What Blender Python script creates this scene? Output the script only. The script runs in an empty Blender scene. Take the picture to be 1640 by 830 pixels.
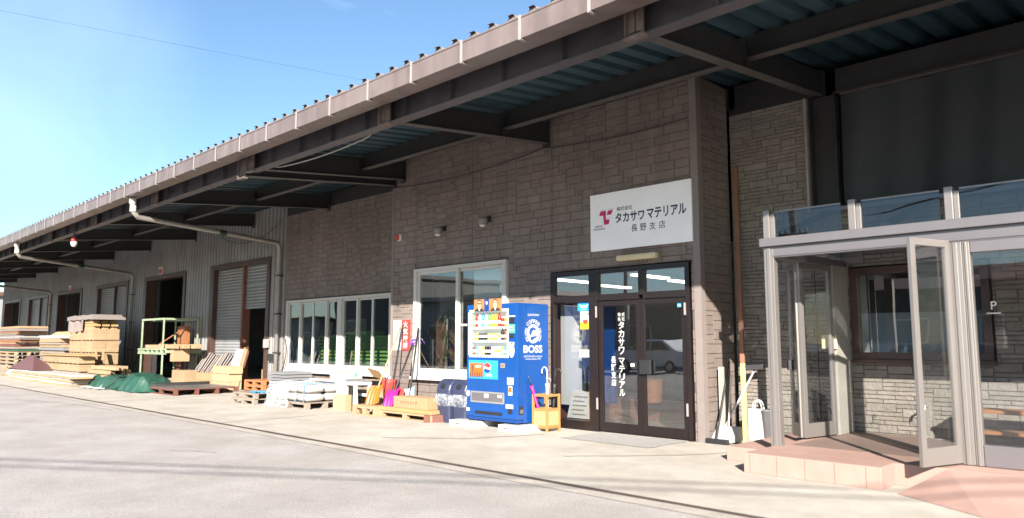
import bpy, math, random
from mathutils import Vector, Matrix
R = math.radians
rnd = random.Random(7)
sc = bpy.context.scene
col = sc.collection

# ------------------------------------------------------------------ camera, sky, sun, exposure
ca, cp = R(45.417), R(6.479)
cd = bpy.data.cameras.new('camera'); cam = bpy.data.objects.new('camera', cd); col.objects.link(cam)
Fh = Vector((-math.cos(ca), math.sin(ca), 0)); Rt = Vector((math.sin(ca), math.cos(ca), 0)); Zv = Vector((0, 0, 1))
Fw = Fh*math.cos(cp) + Zv*math.sin(cp); Up = Zv*math.cos(cp) - Fh*math.sin(cp)
M3 = Matrix((Rt, Up, -Fw)).transposed()
cam.matrix_world = Matrix.Translation((0, 0, 1.4)) @ M3.to_4x4()
cd.sensor_width = 36; cd.lens = 36*1180/1640; cd.clip_start = .05; cd.clip_end = 3000
cd.dof.use_dof = True; cd.dof.focus_distance = 14.0; cd.dof.aperture_fstop = 1.2
sc.camera = cam
sc.view_settings.view_transform = 'Standard'; sc.view_settings.look = 'None'
sc.view_settings.exposure = 1.82; sc.view_settings.gamma = 1

SUN_EL, SUN_AZ = R(25.8), math.atan2(.67, -.743)      # azimuth clockwise from +Y
w = bpy.data.worlds.new('World'); sc.world = w; w.use_nodes = True
wn, wl = w.node_tree.nodes, w.node_tree.links
bg = wn['Background']
sky = wn.new('ShaderNodeTexSky'); sky.sky_type = 'NISHITA'; sky.sun_disc = False
sky.sun_elevation = SUN_EL; sky.sun_rotation = SUN_AZ; sky.air_density = 1.0; sky.dust_density = .6; sky.ozone_density = 1.6
tc = wn.new('ShaderNodeTexCoord'); mp = wn.new('ShaderNodeMapping'); mp.inputs['Scale'].default_value = (1.5, 1.9, 3.2)
mp.inputs['Rotation'].default_value = (0, 0, .5); mp.inputs['Location'].default_value = (.35, 0, .2)
ns = wn.new('ShaderNodeTexNoise'); ns.inputs['Scale'].default_value = 1.5; ns.inputs['Detail'].default_value = 5; ns.inputs['Roughness'].default_value = .55; ns.inputs['Distortion'].default_value = .8
cr = wn.new('ShaderNodeValToRGB'); cr.color_ramp.elements[0].position = .54; cr.color_ramp.elements[1].position = .95
cr.color_ramp.elements[0].color = (0, 0, 0, 1); cr.color_ramp.elements[1].color = (.5, .5, .5, 1)
mx = wn.new('ShaderNodeMixRGB'); mx.inputs['Color2'].default_value = (9.0, 9.6, 10.4, 1)
wl.new(tc.outputs['Generated'], mp.inputs['Vector']); wl.new(mp.outputs['Vector'], ns.inputs['Vector']); wl.new(ns.outputs['Fac'], cr.inputs['Fac'])
dt = wn.new('ShaderNodeVectorMath'); dt.operation = 'DOT_PRODUCT'; dt.inputs[1].default_value = (-0.931, 0.168, 0.324)
mr = wn.new('ShaderNodeMapRange'); mr.interpolation_type = 'SMOOTHSTEP'; mr.inputs['From Min'].default_value = .978; mr.inputs['From Max'].default_value = 1.0; mr.inputs['To Max'].default_value = .30
n2 = wn.new('ShaderNodeTexNoise'); n2.inputs['Scale'].default_value = 4.5; n2.inputs['Detail'].default_value = 5; n2.inputs['Distortion'].default_value = .6
mu = wn.new('ShaderNodeMath'); mu.operation = 'MULTIPLY'; mm = wn.new('ShaderNodeMath'); mm.operation = 'MAXIMUM'
wl.new(tc.outputs['Generated'], dt.inputs[0]); wl.new(dt.outputs['Value'], mr.inputs['Value']); wl.new(tc.outputs['Generated'], n2.inputs['Vector'])
wl.new(mr.outputs['Result'], mu.inputs[0]); wl.new(n2.outputs['Fac'], mu.inputs[1]); wl.new(mu.outputs[0], mm.inputs[0]); wl.new(cr.outputs['Color'], mm.inputs[1])
wl.new(mm.outputs[0], mx.inputs['Fac']); wl.new(sky.outputs['Color'], mx.inputs['Color1']); tn = wn.new('ShaderNodeMixRGB'); tn.blend_type = 'MULTIPLY'; tn.inputs['Fac'].default_value = 1; tn.inputs['Color2'].default_value = (.96, 1.12, 1.20, 1); wl.new(mx.outputs['Color'], tn.inputs['Color1']); wl.new(tn.outputs['Color'], bg.inputs['Color'])
bg.inputs['Strength'].default_value = .053

sl = bpy.data.lights.new('sun', 'SUN'); so = bpy.data.objects.new('sun', sl); col.objects.link(so)
sl.energy = 5.0; sl.angle = R(.5); sl.color = (1, .93, .84)
ce = math.cos(SUN_EL); sdir = Vector((-math.sin(SUN_AZ)*ce, -math.cos(SUN_AZ)*ce, -math.sin(SUN_EL)))
so.rotation_euler = sdir.to_track_quat('-Z', 'Y').to_euler(); so.location = (20, -20, 20)

# ------------------------------------------------------------------ helpers
class MB:
    def __init__(s): s.v, s.f, s.m = [], [], []
    def add(s, vs, fs, mi=0):
        b = len(s.v); s.v += [tuple(p) for p in vs]
        for f in fs: s.f.append([b+i for i in f]); s.m.append(mi)
        return s
    def box(s, x0, x1, y0, y1, z0, z1, mi=0):
        x0, x1 = min(x0, x1), max(x0, x1); y0, y1 = min(y0, y1), max(y0, y1); z0, z1 = min(z0, z1), max(z0, z1)
        return s.add([(x, y, z) for z in (z0, z1) for x, y in ((x0, y0), (x1, y0), (x1, y1), (x0, y1))],
                     [(3, 2, 1, 0), (4, 5, 6, 7), (0, 1, 5, 4), (1, 2, 6, 5), (2, 3, 7, 6), (3, 0, 4, 7)], mi)
    def bar(s, p, q, wd, ht, up=(0, 0, 1), mi=0):
        p, q = Vector(p), Vector(q); d = (q-p).normalized(); a = d.cross(Vector(up))
        if a.length < 1e-4: a = d.cross(Vector((0, 1, 0)))
        a.normalize(); b = a.cross(d).normalized(); a *= wd/2; b *= ht/2
        return s.add([p-a-b, p+a-b, p+a+b, p-a+b, q-a-b, q+a-b, q+a+b, q-a+b],
                     [(3, 2, 1, 0), (4, 5, 6, 7), (0, 1, 5, 4), (1, 2, 6, 5), (2, 3, 7, 6), (3, 0, 4, 7)], mi)
    def tube(s, pts, r, n=10, mi=0, r2=None):
        pts = [Vector(p) for p in pts]; rings = []; k = len(pts); ref = None
        for i, p in enumerate(pts):
            d = (pts[min(i+1, k-1)]-pts[max(i-1, 0)]).normalized()
            if ref is None: ref = d.orthogonal().normalized()
            a = (ref-d*ref.dot(d)).normalized(); ref = a; b = d.cross(a)
            rr = r if r2 is None else r+(r2-r)*i/(k-1)
            rings.append([p+a*rr*math.cos(2*math.pi*j/n)+b*rr*math.sin(2*math.pi*j/n) for j in range(n)])
        vs = [q for rg in rings for q in rg]
        fs = [(i*n+j, i*n+(j+1) % n, (i+1)*n+(j+1) % n, (i+1)*n+j) for i in range(k-1) for j in range(n)]
        fs += [tuple(range(n))[::-1], tuple((k-1)*n+j for j in range(n))]
        return s.add(vs, fs, mi)
    def lathe(s, prof, c=(0, 0, 0), n=20, mi=0):
        cx, cy, cz = c
        vs = [(cx+r*math.cos(2*math.pi*j/n), cy+r*math.sin(2*math.pi*j/n), cz+z) for r, z in prof for j in range(n)]
        k = len(prof)
        fs = [(i*n+j, i*n+(j+1) % n, (i+1)*n+(j+1) % n, (i+1)*n+j) for i in range(k-1) for j in range(n)]
        fs += [tuple(range(n))[::-1], tuple((k-1)*n+j for j in range(n))]
        return s.add(vs, fs, mi)
    def loft(s, secs, c=(0, 0, 0), n=32, e=.35, mi=0):     # secs: (z, half_x, half_y[, dx, dy]) rounded rectangles
        vs = []
        for q in secs:
            z, a, b = q[:3]; dx, dy = (q[3], q[4]) if len(q) > 3 else (0, 0)
            for j in range(n):
                t = 2*math.pi*(j+.5)/n; ct, st = math.cos(t), math.sin(t)
                vs.append((c[0]+dx+a*math.copysign(abs(ct)**e, ct), c[1]+dy+b*math.copysign(abs(st)**e, st), c[2]+z))
        k = len(secs)
        fs = [(i*n+j, i*n+(j+1) % n, (i+1)*n+(j+1) % n, (i+1)*n+j) for i in range(k-1) for j in range(n)]
        fs += [tuple(range(n))[::-1], tuple((k-1)*n+j for j in range(n))]
        return s.add(vs, fs, mi)
    def pillow(s, c, sx, sy, sz, e=.4, e2=.7, nu=20, nv=10, mi=0, wob=0):
        sg = lambda t, p: math.copysign(abs(t)**p, t); vs = []
        for i in range(nv+1):
            ph = -math.pi/2+math.pi*i/nv
            for j in range(nu):
                th = 2*math.pi*j/nu; k = 1+wob*rnd.uniform(-1, 1)
                vs.append((c[0]+sx/2*sg(math.cos(ph), e2)*sg(math.cos(th), e)*k, c[1]+sy/2*sg(math.cos(ph), e2)*sg(math.sin(th), e)*k, c[2]+sz/2*sg(math.sin(ph), e2)*k))
        fs = [(i*nu+j, i*nu+(j+1) % nu, (i+1)*nu+(j+1) % nu, (i+1)*nu+j) for i in range(nv) for j in range(nu)]
        return s.add(vs, fs, mi)
    def prism(s, poly, d, mi=0):                           # poly: 3D points of a planar outline, d: extrusion vector
        poly = [Vector(p) for p in poly]; d = Vector(d); n = len(poly)
        return s.add(poly+[p+d for p in poly], [tuple(range(n))[::-1], tuple(range(n, 2*n))]+[(i, (i+1) % n, n+(i+1) % n, n+i) for i in range(n)], mi)
    def ell(s, o, u, v, ru, rv, d, n=20, mi=0, a0=0, a1=360):   # flat disc/ellipse of thickness d along u x v
        o, u, v = Vector(o), Vector(u), Vector(v); nrm = u.cross(v)
        full = abs(a1-a0) >= 360
        pts = [o+u*ru*math.cos(R(a0+(a1-a0)*i/n))+v*rv*math.sin(R(a0+(a1-a0)*i/n)) for i in range(n if full else n+1)]
        return s.prism(pts, nrm*d, mi)
    def ring(s, o, u, v, r0, r1, d, n=28, a0=0, a1=360, mi=0):
        o, u, v = Vector(o), Vector(u), Vector(v); nrm = u.cross(v)*d
        for i in range(n):
            t0, t1 = R(a0+(a1-a0)*i/n), R(a0+(a1-a0)*(i+1)/n)
            P = lambda r, t: o+u*r*math.cos(t)+v*r*math.sin(t)+nrm
            s.add([P(r0, t0), P(r1, t0), P(r1, t1), P(r0, t1)], [(0, 1, 2, 3)], mi)
        return s
    def grid(s, fn, nu, nv, mi=0):
        vs = [fn(i/nu, j/nv) for j in range(nv+1) for i in range(nu+1)]
        return s.add(vs, [(j*(nu+1)+i, j*(nu+1)+i+1, (j+1)*(nu+1)+i+1, (j+1)*(nu+1)+i) for j in range(nv) for i in range(nu)], mi)
    def text(s, body, o, u, v, wd=None, ht=None, off=0, mi=0, shear=0):
        vs, fs = text_geo(body, off, shear)
        x0 = min(p[0] for p in vs); x1 = max(p[0] for p in vs); y0 = min(p[1] for p in vs); y1 = max(p[1] for p in vs)
        sx = wd/(x1-x0) if wd else ht/(y1-y0); sy = ht/(y1-y0) if ht else sx
        o, u, v = Vector(o), Vector(u), Vector(v)
        return s.add([o+u*(p[0]-x0)*sx+v*(p[1]-y0)*sy for p in vs], fs, mi)
    def vtext(s, body, o, u, v, wd, ht, off=.02, mi=0):      # characters stacked downwards inside wd x ht, o = top-left
        o, u, v = Vector(o), Vector(u), Vector(v); n = len(body); st = ht/n
        for i, ch in enumerate(body):
            if ch == ' ': continue
            s.text(ch, o-v*(st*(i+1)-st*.05), u, v, wd, st*.9, off, mi)
        return s
    def build(s, name, mats, parent=None, at=None, bevel=0, smooth=False, label=None, cat=None, group=None, kind=None, rot=0):
        if parent is not None:
            r = parent
            while r.parent: r = r.parent
            o = Vector(r.location)
        elif at is not None: o = Vector(at)
        else:
            xs, ys, zs = zip(*s.v); o = Vector(((min(xs)+max(xs))/2, (min(ys)+max(ys))/2, min(zs)))
        me = bpy.data.meshes.new(name)
        me.from_pydata([(p[0]-o.x, p[1]-o.y, p[2]-o.z) for p in s.v], [], s.f)
        for m in (mats if isinstance(mats, (list, tuple)) else [mats]): me.materials.append(m)
        me.polygons.foreach_set('material_index', s.m)
        if smooth: me.polygons.foreach_set('use_smooth', [True]*len(s.f))
        me.update()
        ob = bpy.data.objects.new(name, me); col.objects.link(ob)
        if parent is not None: ob.parent = parent
        else: ob.location = o; ob.rotation_euler.z = rot
        if bevel:
            b = ob.modifiers.new('bevel', 'BEVEL'); b.width = bevel; b.segments = 2; b.limit_method = 'ANGLE'; b.angle_limit = R(40)
        tag(ob, label, cat, group, kind)
        return ob

_tc = {}
def text_geo(body, off=0, shear=0):
    k = (body, off, shear)
    if k not in _tc:
        cu = bpy.data.curves.new('lettering', 'FONT'); cu.body = body; cu.offset = off; cu.shear = shear; cu.fill_mode = 'FRONT'; cu.resolution_u = 3; cu.extrude = 0
        o = bpy.data.objects.new('lettering', cu); col.objects.link(o)
        dg = bpy.context.evaluated_depsgraph_get(); ev = o.evaluated_get(dg); me = ev.to_mesh()
        _tc[k] = ([tuple(x.co) for x in me.vertices], [list(p.vertices) for p in me.polygons])
        ev.to_mesh_clear(); bpy.data.objects.remove(o); bpy.data.curves.remove(cu)
    return _tc[k]

def tag(o, label=None, cat=None, group=None, kind=None):
    if label: o['label'] = label
    if cat: o['category'] = cat
    if group: o['group'] = group
    if kind: o['kind'] = kind
    return o
def emp(name, loc, label, cat, group=None, rz=0):
    o = bpy.data.objects.new(name, None); col.objects.link(o); o.location = loc; o.rotation_euler.z = rz; o.empty_display_size = .1
    return tag(o, label, cat, group)
def dup(r, loc, rz=0, label=None, group=None):
    c = r.copy(); col.objects.link(c); c.location = loc; c.rotation_euler.z = rz
    if label: c['label'] = label
    if group: c['group'] = group
    for ch in list(r.children):
        d = ch.copy(); col.objects.link(d); d.parent = c
        for g in list(ch.children):
            e = g.copy(); col.objects.link(e); e.parent = d
    return c
def box_ob(name, mat_, dims, bevel=.006, **k): return MB().box(*dims).build(name, mat_, bevel=bevel, **k)

# ------------------------------------------------------------------ materials
def mat(name, c, rough=.6, metal=0, var=.18, streak=0, speck=0, scale=6, bump=.0, bscale=40, c2=None, island=0, stretch=None, spec=.5, grime=0, emit=0, coat=0):
    if not (speck or emit): c = tuple(x*.81 for x in c)
    m = bpy.data.materials.new(name); m.use_nodes = True; n, l = m.node_tree.nodes, m.node_tree.links
    b = n['Principled BSDF']; b.inputs['Roughness'].default_value = rough; b.inputs['Metallic'].default_value = metal
    b.inputs['Specular IOR Level'].default_value = spec; b.inputs['Coat Weight'].default_value = coat
    t = n.new('ShaderNodeTexCoord'); mpp = n.new('ShaderNodeMapping'); l.new(t.outputs['Object'], mpp.inputs['Vector'])
    if stretch: mpp.inputs['Scale'].default_value = stretch
    nz = n.new('ShaderNodeTexNoise'); nz.inputs['Scale'].default_value = scale; nz.inputs['Detail'].default_value = 6; nz.inputs['Roughness'].default_value = .62
    l.new(mpp.outputs['Vector'], nz.inputs['Vector'])
    rp = n.new('ShaderNodeValToRGB'); rp.color_ramp.elements[0].position = .3; rp.color_ramp.elements[1].position = .72
    a = c2 if c2 else tuple(x*(1-var) for x in c); d = c if c2 else tuple(min(1, x*(1+var*.6)) for x in c)
    rp.color_ramp.elements[0].color = (*a, 1); rp.color_ramp.elements[1].color = (*d, 1)
    l.new(nz.outputs['Fac'], rp.inputs['Fac']); out = rp.outputs['Color']
    if island:
        g = n.new('ShaderNodeNewGeometry'); mr = n.new('ShaderNodeMapRange'); mr.inputs['To Min'].default_value = 1-island; mr.inputs['To Max'].default_value = 1+island
        l.new(g.outputs['Random Per Island'], mr.inputs['Value'])
        hs = n.new('ShaderNodeHueSaturation'); l.new(mr.outputs['Result'], hs.inputs['Value']); l.new(out, hs.inputs['Color']); out = hs.outputs['Color']
    if grime:
        n2 = n.new('ShaderNodeTexNoise'); n2.inputs['Scale'].default_value = .9; n2.inputs['Detail'].default_value = 8; n2.inputs['Roughness'].default_value = .7
        l.new(t.outputs['Object'], n2.inputs['Vector'])
        r2 = n.new('ShaderNodeValToRGB'); r2.color_ramp.elements[0].position = .38; r2.color_ramp.elements[1].position = .62
        q = 1-grime; r2.color_ramp.elements[0].color = (q, q*.97, q*.94, 1); r2.color_ramp.elements[1].color = (1, 1, 1, 1)
        l.new(n2.outputs['Fac'], r2.inputs['Fac'])
        ml = n.new('ShaderNodeMixRGB'); ml.blend_type = 'MULTIPLY'; ml.inputs['Fac'].default_value = 1; l.new(out, ml.inputs['Color1']); l.new(r2.outputs['Color'], ml.inputs['Color2']); out = ml.outputs['Color']
    for amt, sc_, st, lo, hi in ((streak, 1.0, (5, 5, .35), .36, .6), (speck, 70, (1, 1, 1), .36, .58), (speck*.7, 260, (1, 1, 1), .4, .6)):
        if not amt: continue
        m3 = n.new('ShaderNodeMapping'); m3.inputs['Scale'].default_value = st; l.new(t.outputs['Object'], m3.inputs['Vector'])
        n3 = n.new('ShaderNodeTexNoise'); n3.inputs['Scale'].default_value = sc_; n3.inputs['Detail'].default_value = 4; l.new(m3.outputs['Vector'], n3.inputs['Vector'])
        r3 = n.new('ShaderNodeValToRGB'); r3.color_ramp.elements[0].position = lo; r3.color_ramp.elements[1].position = hi; q = 1-amt
        r3.color_ramp.elements[0].color = (q, q, q, 1); r3.color_ramp.elements[1].color = (1, 1, 1, 1); l.new(n3.outputs['Fac'], r3.inputs['Fac'])
        m4 = n.new('ShaderNodeMixRGB'); m4.blend_type = 'MULTIPLY'; m4.inputs['Fac'].default_value = 1; l.new(out, m4.inputs['Color1']); l.new(r3.outputs['Color'], m4.inputs['Color2']); out = m4.outputs['Color']
    l.new(out, b.inputs['Base Color'])
    if bump:
        nb = n.new('ShaderNodeTexNoise'); nb.inputs['Scale'].default_value = bscale; nb.inputs['Detail'].default_value = 5; l.new(mpp.outputs['Vector'], nb.inputs['Vector'])
        bp = n.new('ShaderNodeBump'); bp.inputs['Strength'].default_value = bump; bp.inputs['Distance'].default_value = .02
        l.new(nb.outputs['Fac'], bp.inputs['Height']); l.new(bp.outputs['Normal'], b.inputs['Normal'])
    if emit:
        b.inputs['Emission Color'].default_value = (*c, 1); b.inputs['Emission Strength'].default_value = emit
    return m
def glass(name, tint=(.86, .9, .9), ior=1.9, rough=0.0, wob=.02):
    m = bpy.data.materials.new(name); m.use_nodes = True; n, l = m.node_tree.nodes, m.node_tree.links; n.remove(n['Principled BSDF'])
    tr = n.new('ShaderNodeBsdfTransparent'); tr.inputs['Color'].default_value = (*tint, 1)
    gl = n.new('ShaderNodeBsdfGlossy'); gl.inputs['Roughness'].default_value = rough; gl.inputs['Color'].default_value = (.95, .97, 1, 1)
    lw = n.new('ShaderNodeLayerWeight'); lw.inputs['Blend'].default_value = .5; pw_ = n.new('ShaderNodeMath'); pw_.operation = 'POWER'; pw_.inputs[1].default_value = 5
    F0 = ((ior-1)/(ior+1))**2; fr = n.new('ShaderNodeMath'); fr.operation = 'MULTIPLY_ADD'; fr.inputs[1].default_value = 1-F0; fr.inputs[2].default_value = F0
    l.new(lw.outputs['Facing'], pw_.inputs[0]); l.new(pw_.outputs[0], fr.inputs[0]); mxs = n.new('ShaderNodeMixShader')
    t = n.new('ShaderNodeTexCoord'); nz = n.new('ShaderNodeTexNoise'); nz.inputs['Scale'].default_value = 1.3; nz.inputs['Detail'].default_value = 1; l.new(t.outputs['Object'], nz.inputs['Vector'])
    bp = n.new('ShaderNodeBump'); bp.inputs['Strength'].default_value = wob; bp.inputs['Distance'].default_value = .1; l.new(nz.outputs['Fac'], bp.inputs['Height'])
    l.new(bp.outputs['Normal'], gl.inputs['Normal']); l.new(fr.outputs[0], mxs.inputs['Fac']); l.new(tr.outputs['BSDF'], mxs.inputs[1]); l.new(gl.outputs['BSDF'], mxs.inputs[2])
    l.new(mxs.outputs['Shader'], n['Material Output'].inputs['Surface']); return m
def film(name):
    m = bpy.data.materials.new(name); m.use_nodes = True; n, l = m.node_tree.nodes, m.node_tree.links
    b = n['Principled BSDF']; b.inputs['Base Color'].default_value = (.85, .88, .9, 1); b.inputs['Roughness'].default_value = .22
    tr = n.new('ShaderNodeBsdfTransparent'); mxs = n.new('ShaderNodeMixShader'); t = n.new('ShaderNodeTexCoord')
    nz = n.new('ShaderNodeTexNoise'); nz.inputs['Scale'].default_value = 9; nz.inputs['Detail'].default_value = 6; nz.inputs['Distortion'].default_value = 1.5; l.new(t.outputs['Object'], nz.inputs['Vector'])
    mr = n.new('ShaderNodeMapRange'); mr.inputs['From Min'].default_value = .35; mr.inputs['From Max'].default_value = .7; mr.inputs['To Min'].default_value = .06; mr.inputs['To Max'].default_value = .38
    l.new(nz.outputs['Fac'], mr.inputs['Value']); l.new(mr.outputs['Result'], mxs.inputs['Fac']); l.new(tr.outputs['BSDF'], mxs.inputs[1]); l.new(b.outputs['BSDF'], mxs.inputs[2])
    bp = n.new('ShaderNodeBump'); bp.inputs['Strength'].default_value = .8; bp.inputs['Distance'].default_value = .03; l.new(nz.outputs['Fac'], bp.inputs['Height']); l.new(bp.outputs['Normal'], b.inputs['Normal'])
    l.new(mxs.outputs['Shader'], n['Material Output'].inputs['Surface']); return m

m_siding = mat('siding block', (.215, .174, .156), .8, var=.14, scale=14, bump=.35, bscale=45, island=.075, grime=.14, streak=.16)
m_joint = mat('joint', (.155, .128, .115), .9)
m_stone = mat('ledge stone', (.25, .222, .197), .85, var=.2, scale=9, bump=.7, bscale=30, island=.11, grime=.1)
m_trimbrown = mat('taupe trim', (.21, .176, .163), .6, var=.06)
m_corr = mat('grey steel siding', (.31, .305, .30), .5, var=.07, scale=2, grime=.2, streak=.15)
m_brown = mat('brown steel frame', (.075, .04, .032), .45, var=.25, scale=4, grime=.2)
m_rust = mat('rusty primer', (.17, .065, .04), .7, var=.3, scale=8)
m_shut = mat('roller shutter', (.28, .29, .30), .45, metal=.1, var=.06, scale=3, grime=.15)
m_roof = mat('taupe roof metal', (.24, .205, .195), .42, var=.06, scale=2, grime=.1)
m_gut = mat('taupe gutter', (.195, .155, .147), .4, var=.08, scale=2.5, grime=.22, streak=.2)
m_strap = mat('galvanised strap', (.36, .335, .325), .4, metal=.2, var=.08)
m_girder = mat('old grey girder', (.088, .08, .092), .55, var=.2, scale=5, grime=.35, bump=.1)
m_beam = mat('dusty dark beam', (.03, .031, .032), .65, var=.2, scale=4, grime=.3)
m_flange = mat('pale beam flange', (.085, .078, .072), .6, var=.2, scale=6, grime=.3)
m_deck = mat('blue green roof deck', (.034, .075, .10), .5, var=.2, scale=3, grime=.3)
m_dark = mat('dark fascia', (.022, .022, .024), .7)
m_concrete = mat('apron concrete', (.445, .41, .36), .9, var=.09, scale=3.2, bump=.25, bscale=140, grime=.2, speck=.16)
m_asph = mat('worn asphalt', (.47, .435, .415), .95, var=.12, scale=1.2, bump=.6, bscale=220, grime=.16, speck=.35)
m_kerb = mat('pale concrete edge', (.44, .40, .355), .9, var=.14, scale=2, bump=.3, bscale=120, grime=.2, speck=.2)
m_slot = mat('rusty slot', (.085, .055, .045), .9, var=.4, scale=9)
m_crack = mat('dirty joint', (.30, .265, .23), .95, var=.3, scale=5)
m_white = mat('white paint', (.55, .54, .52), .4, var=.03, scale=2)
m_vinyl = mat('white window vinyl', (.52, .50, .46), .35, var=.03, scale=2)
m_black = mat('black rubber', (.018, .018, .02), .5, var=.2)
m_doorfr = mat('dark bronze aluminium', (.022, .015, .015), .3, metal=.3, var=.15)
m_alu = mat('brushed aluminium', (.29, .265, .25), .36, metal=.55, var=.05, scale=3)
m_alud = mat('anodised aluminium', (.21, .195, .205), .38, metal=.5, var=.06, scale=3)
m_glass = glass('window glass', ior=2.3); m_glassd = glass('door glass', (.84, .85, .85), 2.2); m_glassp = glass('porch glass', (.94, .955, .955), 1.7)
m_glasst = glass('parapet glass', (.6, .61, .63), 1.6)
m_film = film('plastic film')
m_navy = mat('navy ink', (.012, .018, .045), .4, var=.05); m_ink = mat('black ink', (.02, .02, .022), .5, var=.05)
m_mag = mat('magenta ink', (.52, .012, .13), .4, var=.05); m_sign = mat('sign white', (.95, .96, 1), .35, var=.03, scale=1.5, grime=.05)
m_red = mat('sign red', (.55, .05, .04), .45, var=.06); m_paper = mat('white paper', (.62, .62, .60), .7, var=.03)
m_blue = mat('machine blue', (.0035, .064, .28), .33, var=.06, scale=2, coat=.2, grime=.1); m_blued = mat('machine dark blue', (.005, .05, .22), .35, var=.05)
m_cyan = mat('light blue sticker', (.03, .30, .72), .4, var=.1); m_yel = mat('yellow sticker', (.85, .55, .02), .4, var=.05)
m_orange = mat('orange plastic', (.46, .12, .012), .45, var=.08); m_green = mat('green sticker', (.10, .62, .22), .4, var=.05)
m_pink = mat('magenta plastic', (.46, .015, .19), .35, var=.1); m_purple = mat('purple plastic', (.22, .05, .50), .35, var=.1)
m_pale = mat('pale blue plastic', (.38, .48, .58), .4, var=.05); m_cream = mat('cream lamp cover', (.62, .52, .33), .5, var=.08)
m_wood = mat('weathered pallet wood', (.28, .23, .185), .85, var=.3, scale=5, stretch=(1, 6, 6), bump=.3, bscale=20)
m_pine = mat('fresh pine', (.38, .255, .145), .75, var=.14, scale=4, stretch=(1, 7, 7), bump=.15, bscale=20, island=.08)
m_ply = mat('yellow board', (.43, .255, .11), .7, var=.12, scale=4, stretch=(1, 6, 6), island=.06)
m_kraft = mat('kraft cardboard', (.36, .225, .12), .8, var=.08, scale=3); m_kraft2 = mat('pale cardboard', (.43, .30, .175), .8, var=.08, scale=3)
m_pack = mat('yellow packed boards', (.36, .25, .145), .75, var=.12, scale=3, island=.07, grime=.12)
m_rwood = mat('dark red wood', (.15, .055, .04), .75, var=.3, scale=5, stretch=(1, 6, 6)); m_redp = mat('red container', (.62, .07, .06), .4, var=.1)
m_orp = mat('orange pallet plastic', (.42, .17, .07), .55, var=.2, scale=4); m_greyp = mat('grey sheet metal', (.22, .22, .23), .5, var=.12, scale=3)
m_tarp = mat('green tarpaulin', (.022, .08, .055), .5, var=.25, scale=3, bump=.9, bscale=5, grime=.15); m_rack = mat('pale green steel', (.33, .41, .27), .5, var=.15, scale=7, grime=.25)
m_maroon = mat('maroon cover', (.115, .055, .055), .6, var=.12, scale=3); m_bag = mat('pale paper sacks', (.40, .385, .36), .7, var=.06, bump=.3, bscale=9)
m_bin = mat('navy plastic', (.035, .042, .085), .42, var=.1); m_strapb = mat('blue strap', (.05, .35, .75), .4, var=.05)
m_tile = mat('pink tile', (.40, .255, .215), .7, var=.1, scale=3, bump=.12, bscale=60, grime=.08); m_tiletop = mat('brown terrace tile', (.22, .155, .13), .6, var=.12, scale=3, grime=.1)
m_curt = mat('dark curtain', (.036, .043, .047), .75, var=.15, scale=2); m_pipe = mat('pale pvc pipe', (.36, .34, .31), .45, var=.08, scale=3, grime=.25)
m_tin = mat('tin can', (.55, .56, .57), .3, metal=.7, var=.08); m_lamp = mat('fluorescent tube', (1, .95, .82), .4, emit=1.7, var=0)
m_plaster = mat('office wall', (.42, .41, .39), .8, var=.05); m_ceil = mat('office ceiling', (.32, .32, .31), .8, var=.04); m_floor = mat('office floor', (.25, .2, .17), .5, var=.1)
m_inner = mat('dim warehouse lining', (.16, .155, .15), .9, var=.1); m_blind = mat('green slats', (.21, .38, .08), .55, var=.2, scale=3)
m_leaf = mat('dry plant leaf', (.20, .17, .05), .6, var=.35, scale=9, island=.35); m_orwood = mat('orange timber', (.28, .115, .045), .55, var=.2, scale=4, stretch=(1, 6, 6))
m_skin = mat('printed skin', (.62, .38, .26), .6, var=.04); m_hair = mat('printed hair', (.03, .025, .025), .6, var=.05)
m_shelf = mat('lit display white', (.6, .62, .62), .4, var=.02, emit=.10); m_clear = glass('display pane', (.96, .97, .97), 1.2)
m_orwood2 = mat('reddish timber', (.26, .125, .075), .7, var=.15, scale=4, stretch=(6, 6, 1)); m_tyre = mat('tyre', (.02, .02, .02), .8, var=.1); m_carw = mat('white car paint', (.75, .76, .77), .25, var=.02, coat=.5)

# ------------------------------------------------------------------ ground
MB().add([(-400, -400, -.012), (400, -400, -.012), (400, 400, -.012), (-400, 400, -.012)], [(0, 1, 2, 3)]).build('asphalt_yard', m_asph, at=(0, 0, 0), kind='structure')
MB().add([(-60, 5.8, 0), (14, 5.8, 0), (14, 23, 0), (-60, 23, 0)], [(0, 1, 2, 3)]).build('concrete_apron', m_concrete, at=(0, 0, 0), kind='structure')
g = MB().add([(-60, 5.52, -.006), (14, 5.52, -.006), (14, 5.74, -.006), (-60, 5.74, -.006)], [(0, 1, 2, 3)]); g.build('concrete_edge_strip', m_kerb, at=(0, 0, 0), kind='structure')
MB().grid(lambda a, b: (-60+74*a, 5.72+.085*b+.008*math.sin(a*91)+.006*math.sin(a*233), -.002), 160, 1).build('drain_joint', m_slot, at=(0, 0, 0), kind='structure')
def crack(pts, wd):
    m = MB()
    for (x0, y0), (x1, y1) in zip(pts, pts[1:]):
        n = 8
        for i in range(n):
            a, b = i/n, (i+1)/n; j0, j1 = .02*math.sin(9*a+x0), .02*math.sin(9*b+x0)
            p = Vector((x0+(x1-x0)*a, y0+(y1-y0)*a)); q = Vector((x0+(x1-x0)*b, y0+(y1-y0)*b)); nn = Vector((-(q-p).y, (q-p).x)).normalized()
            p += nn*j0; q += nn*j1
            m.add([(*(p-nn*wd), .004), (*(q-nn*wd), .004), (*(q+nn*wd), .004), (*(p+nn*wd), .004)], [(0, 1, 2, 3)])
    return m
cm = MB()
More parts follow.
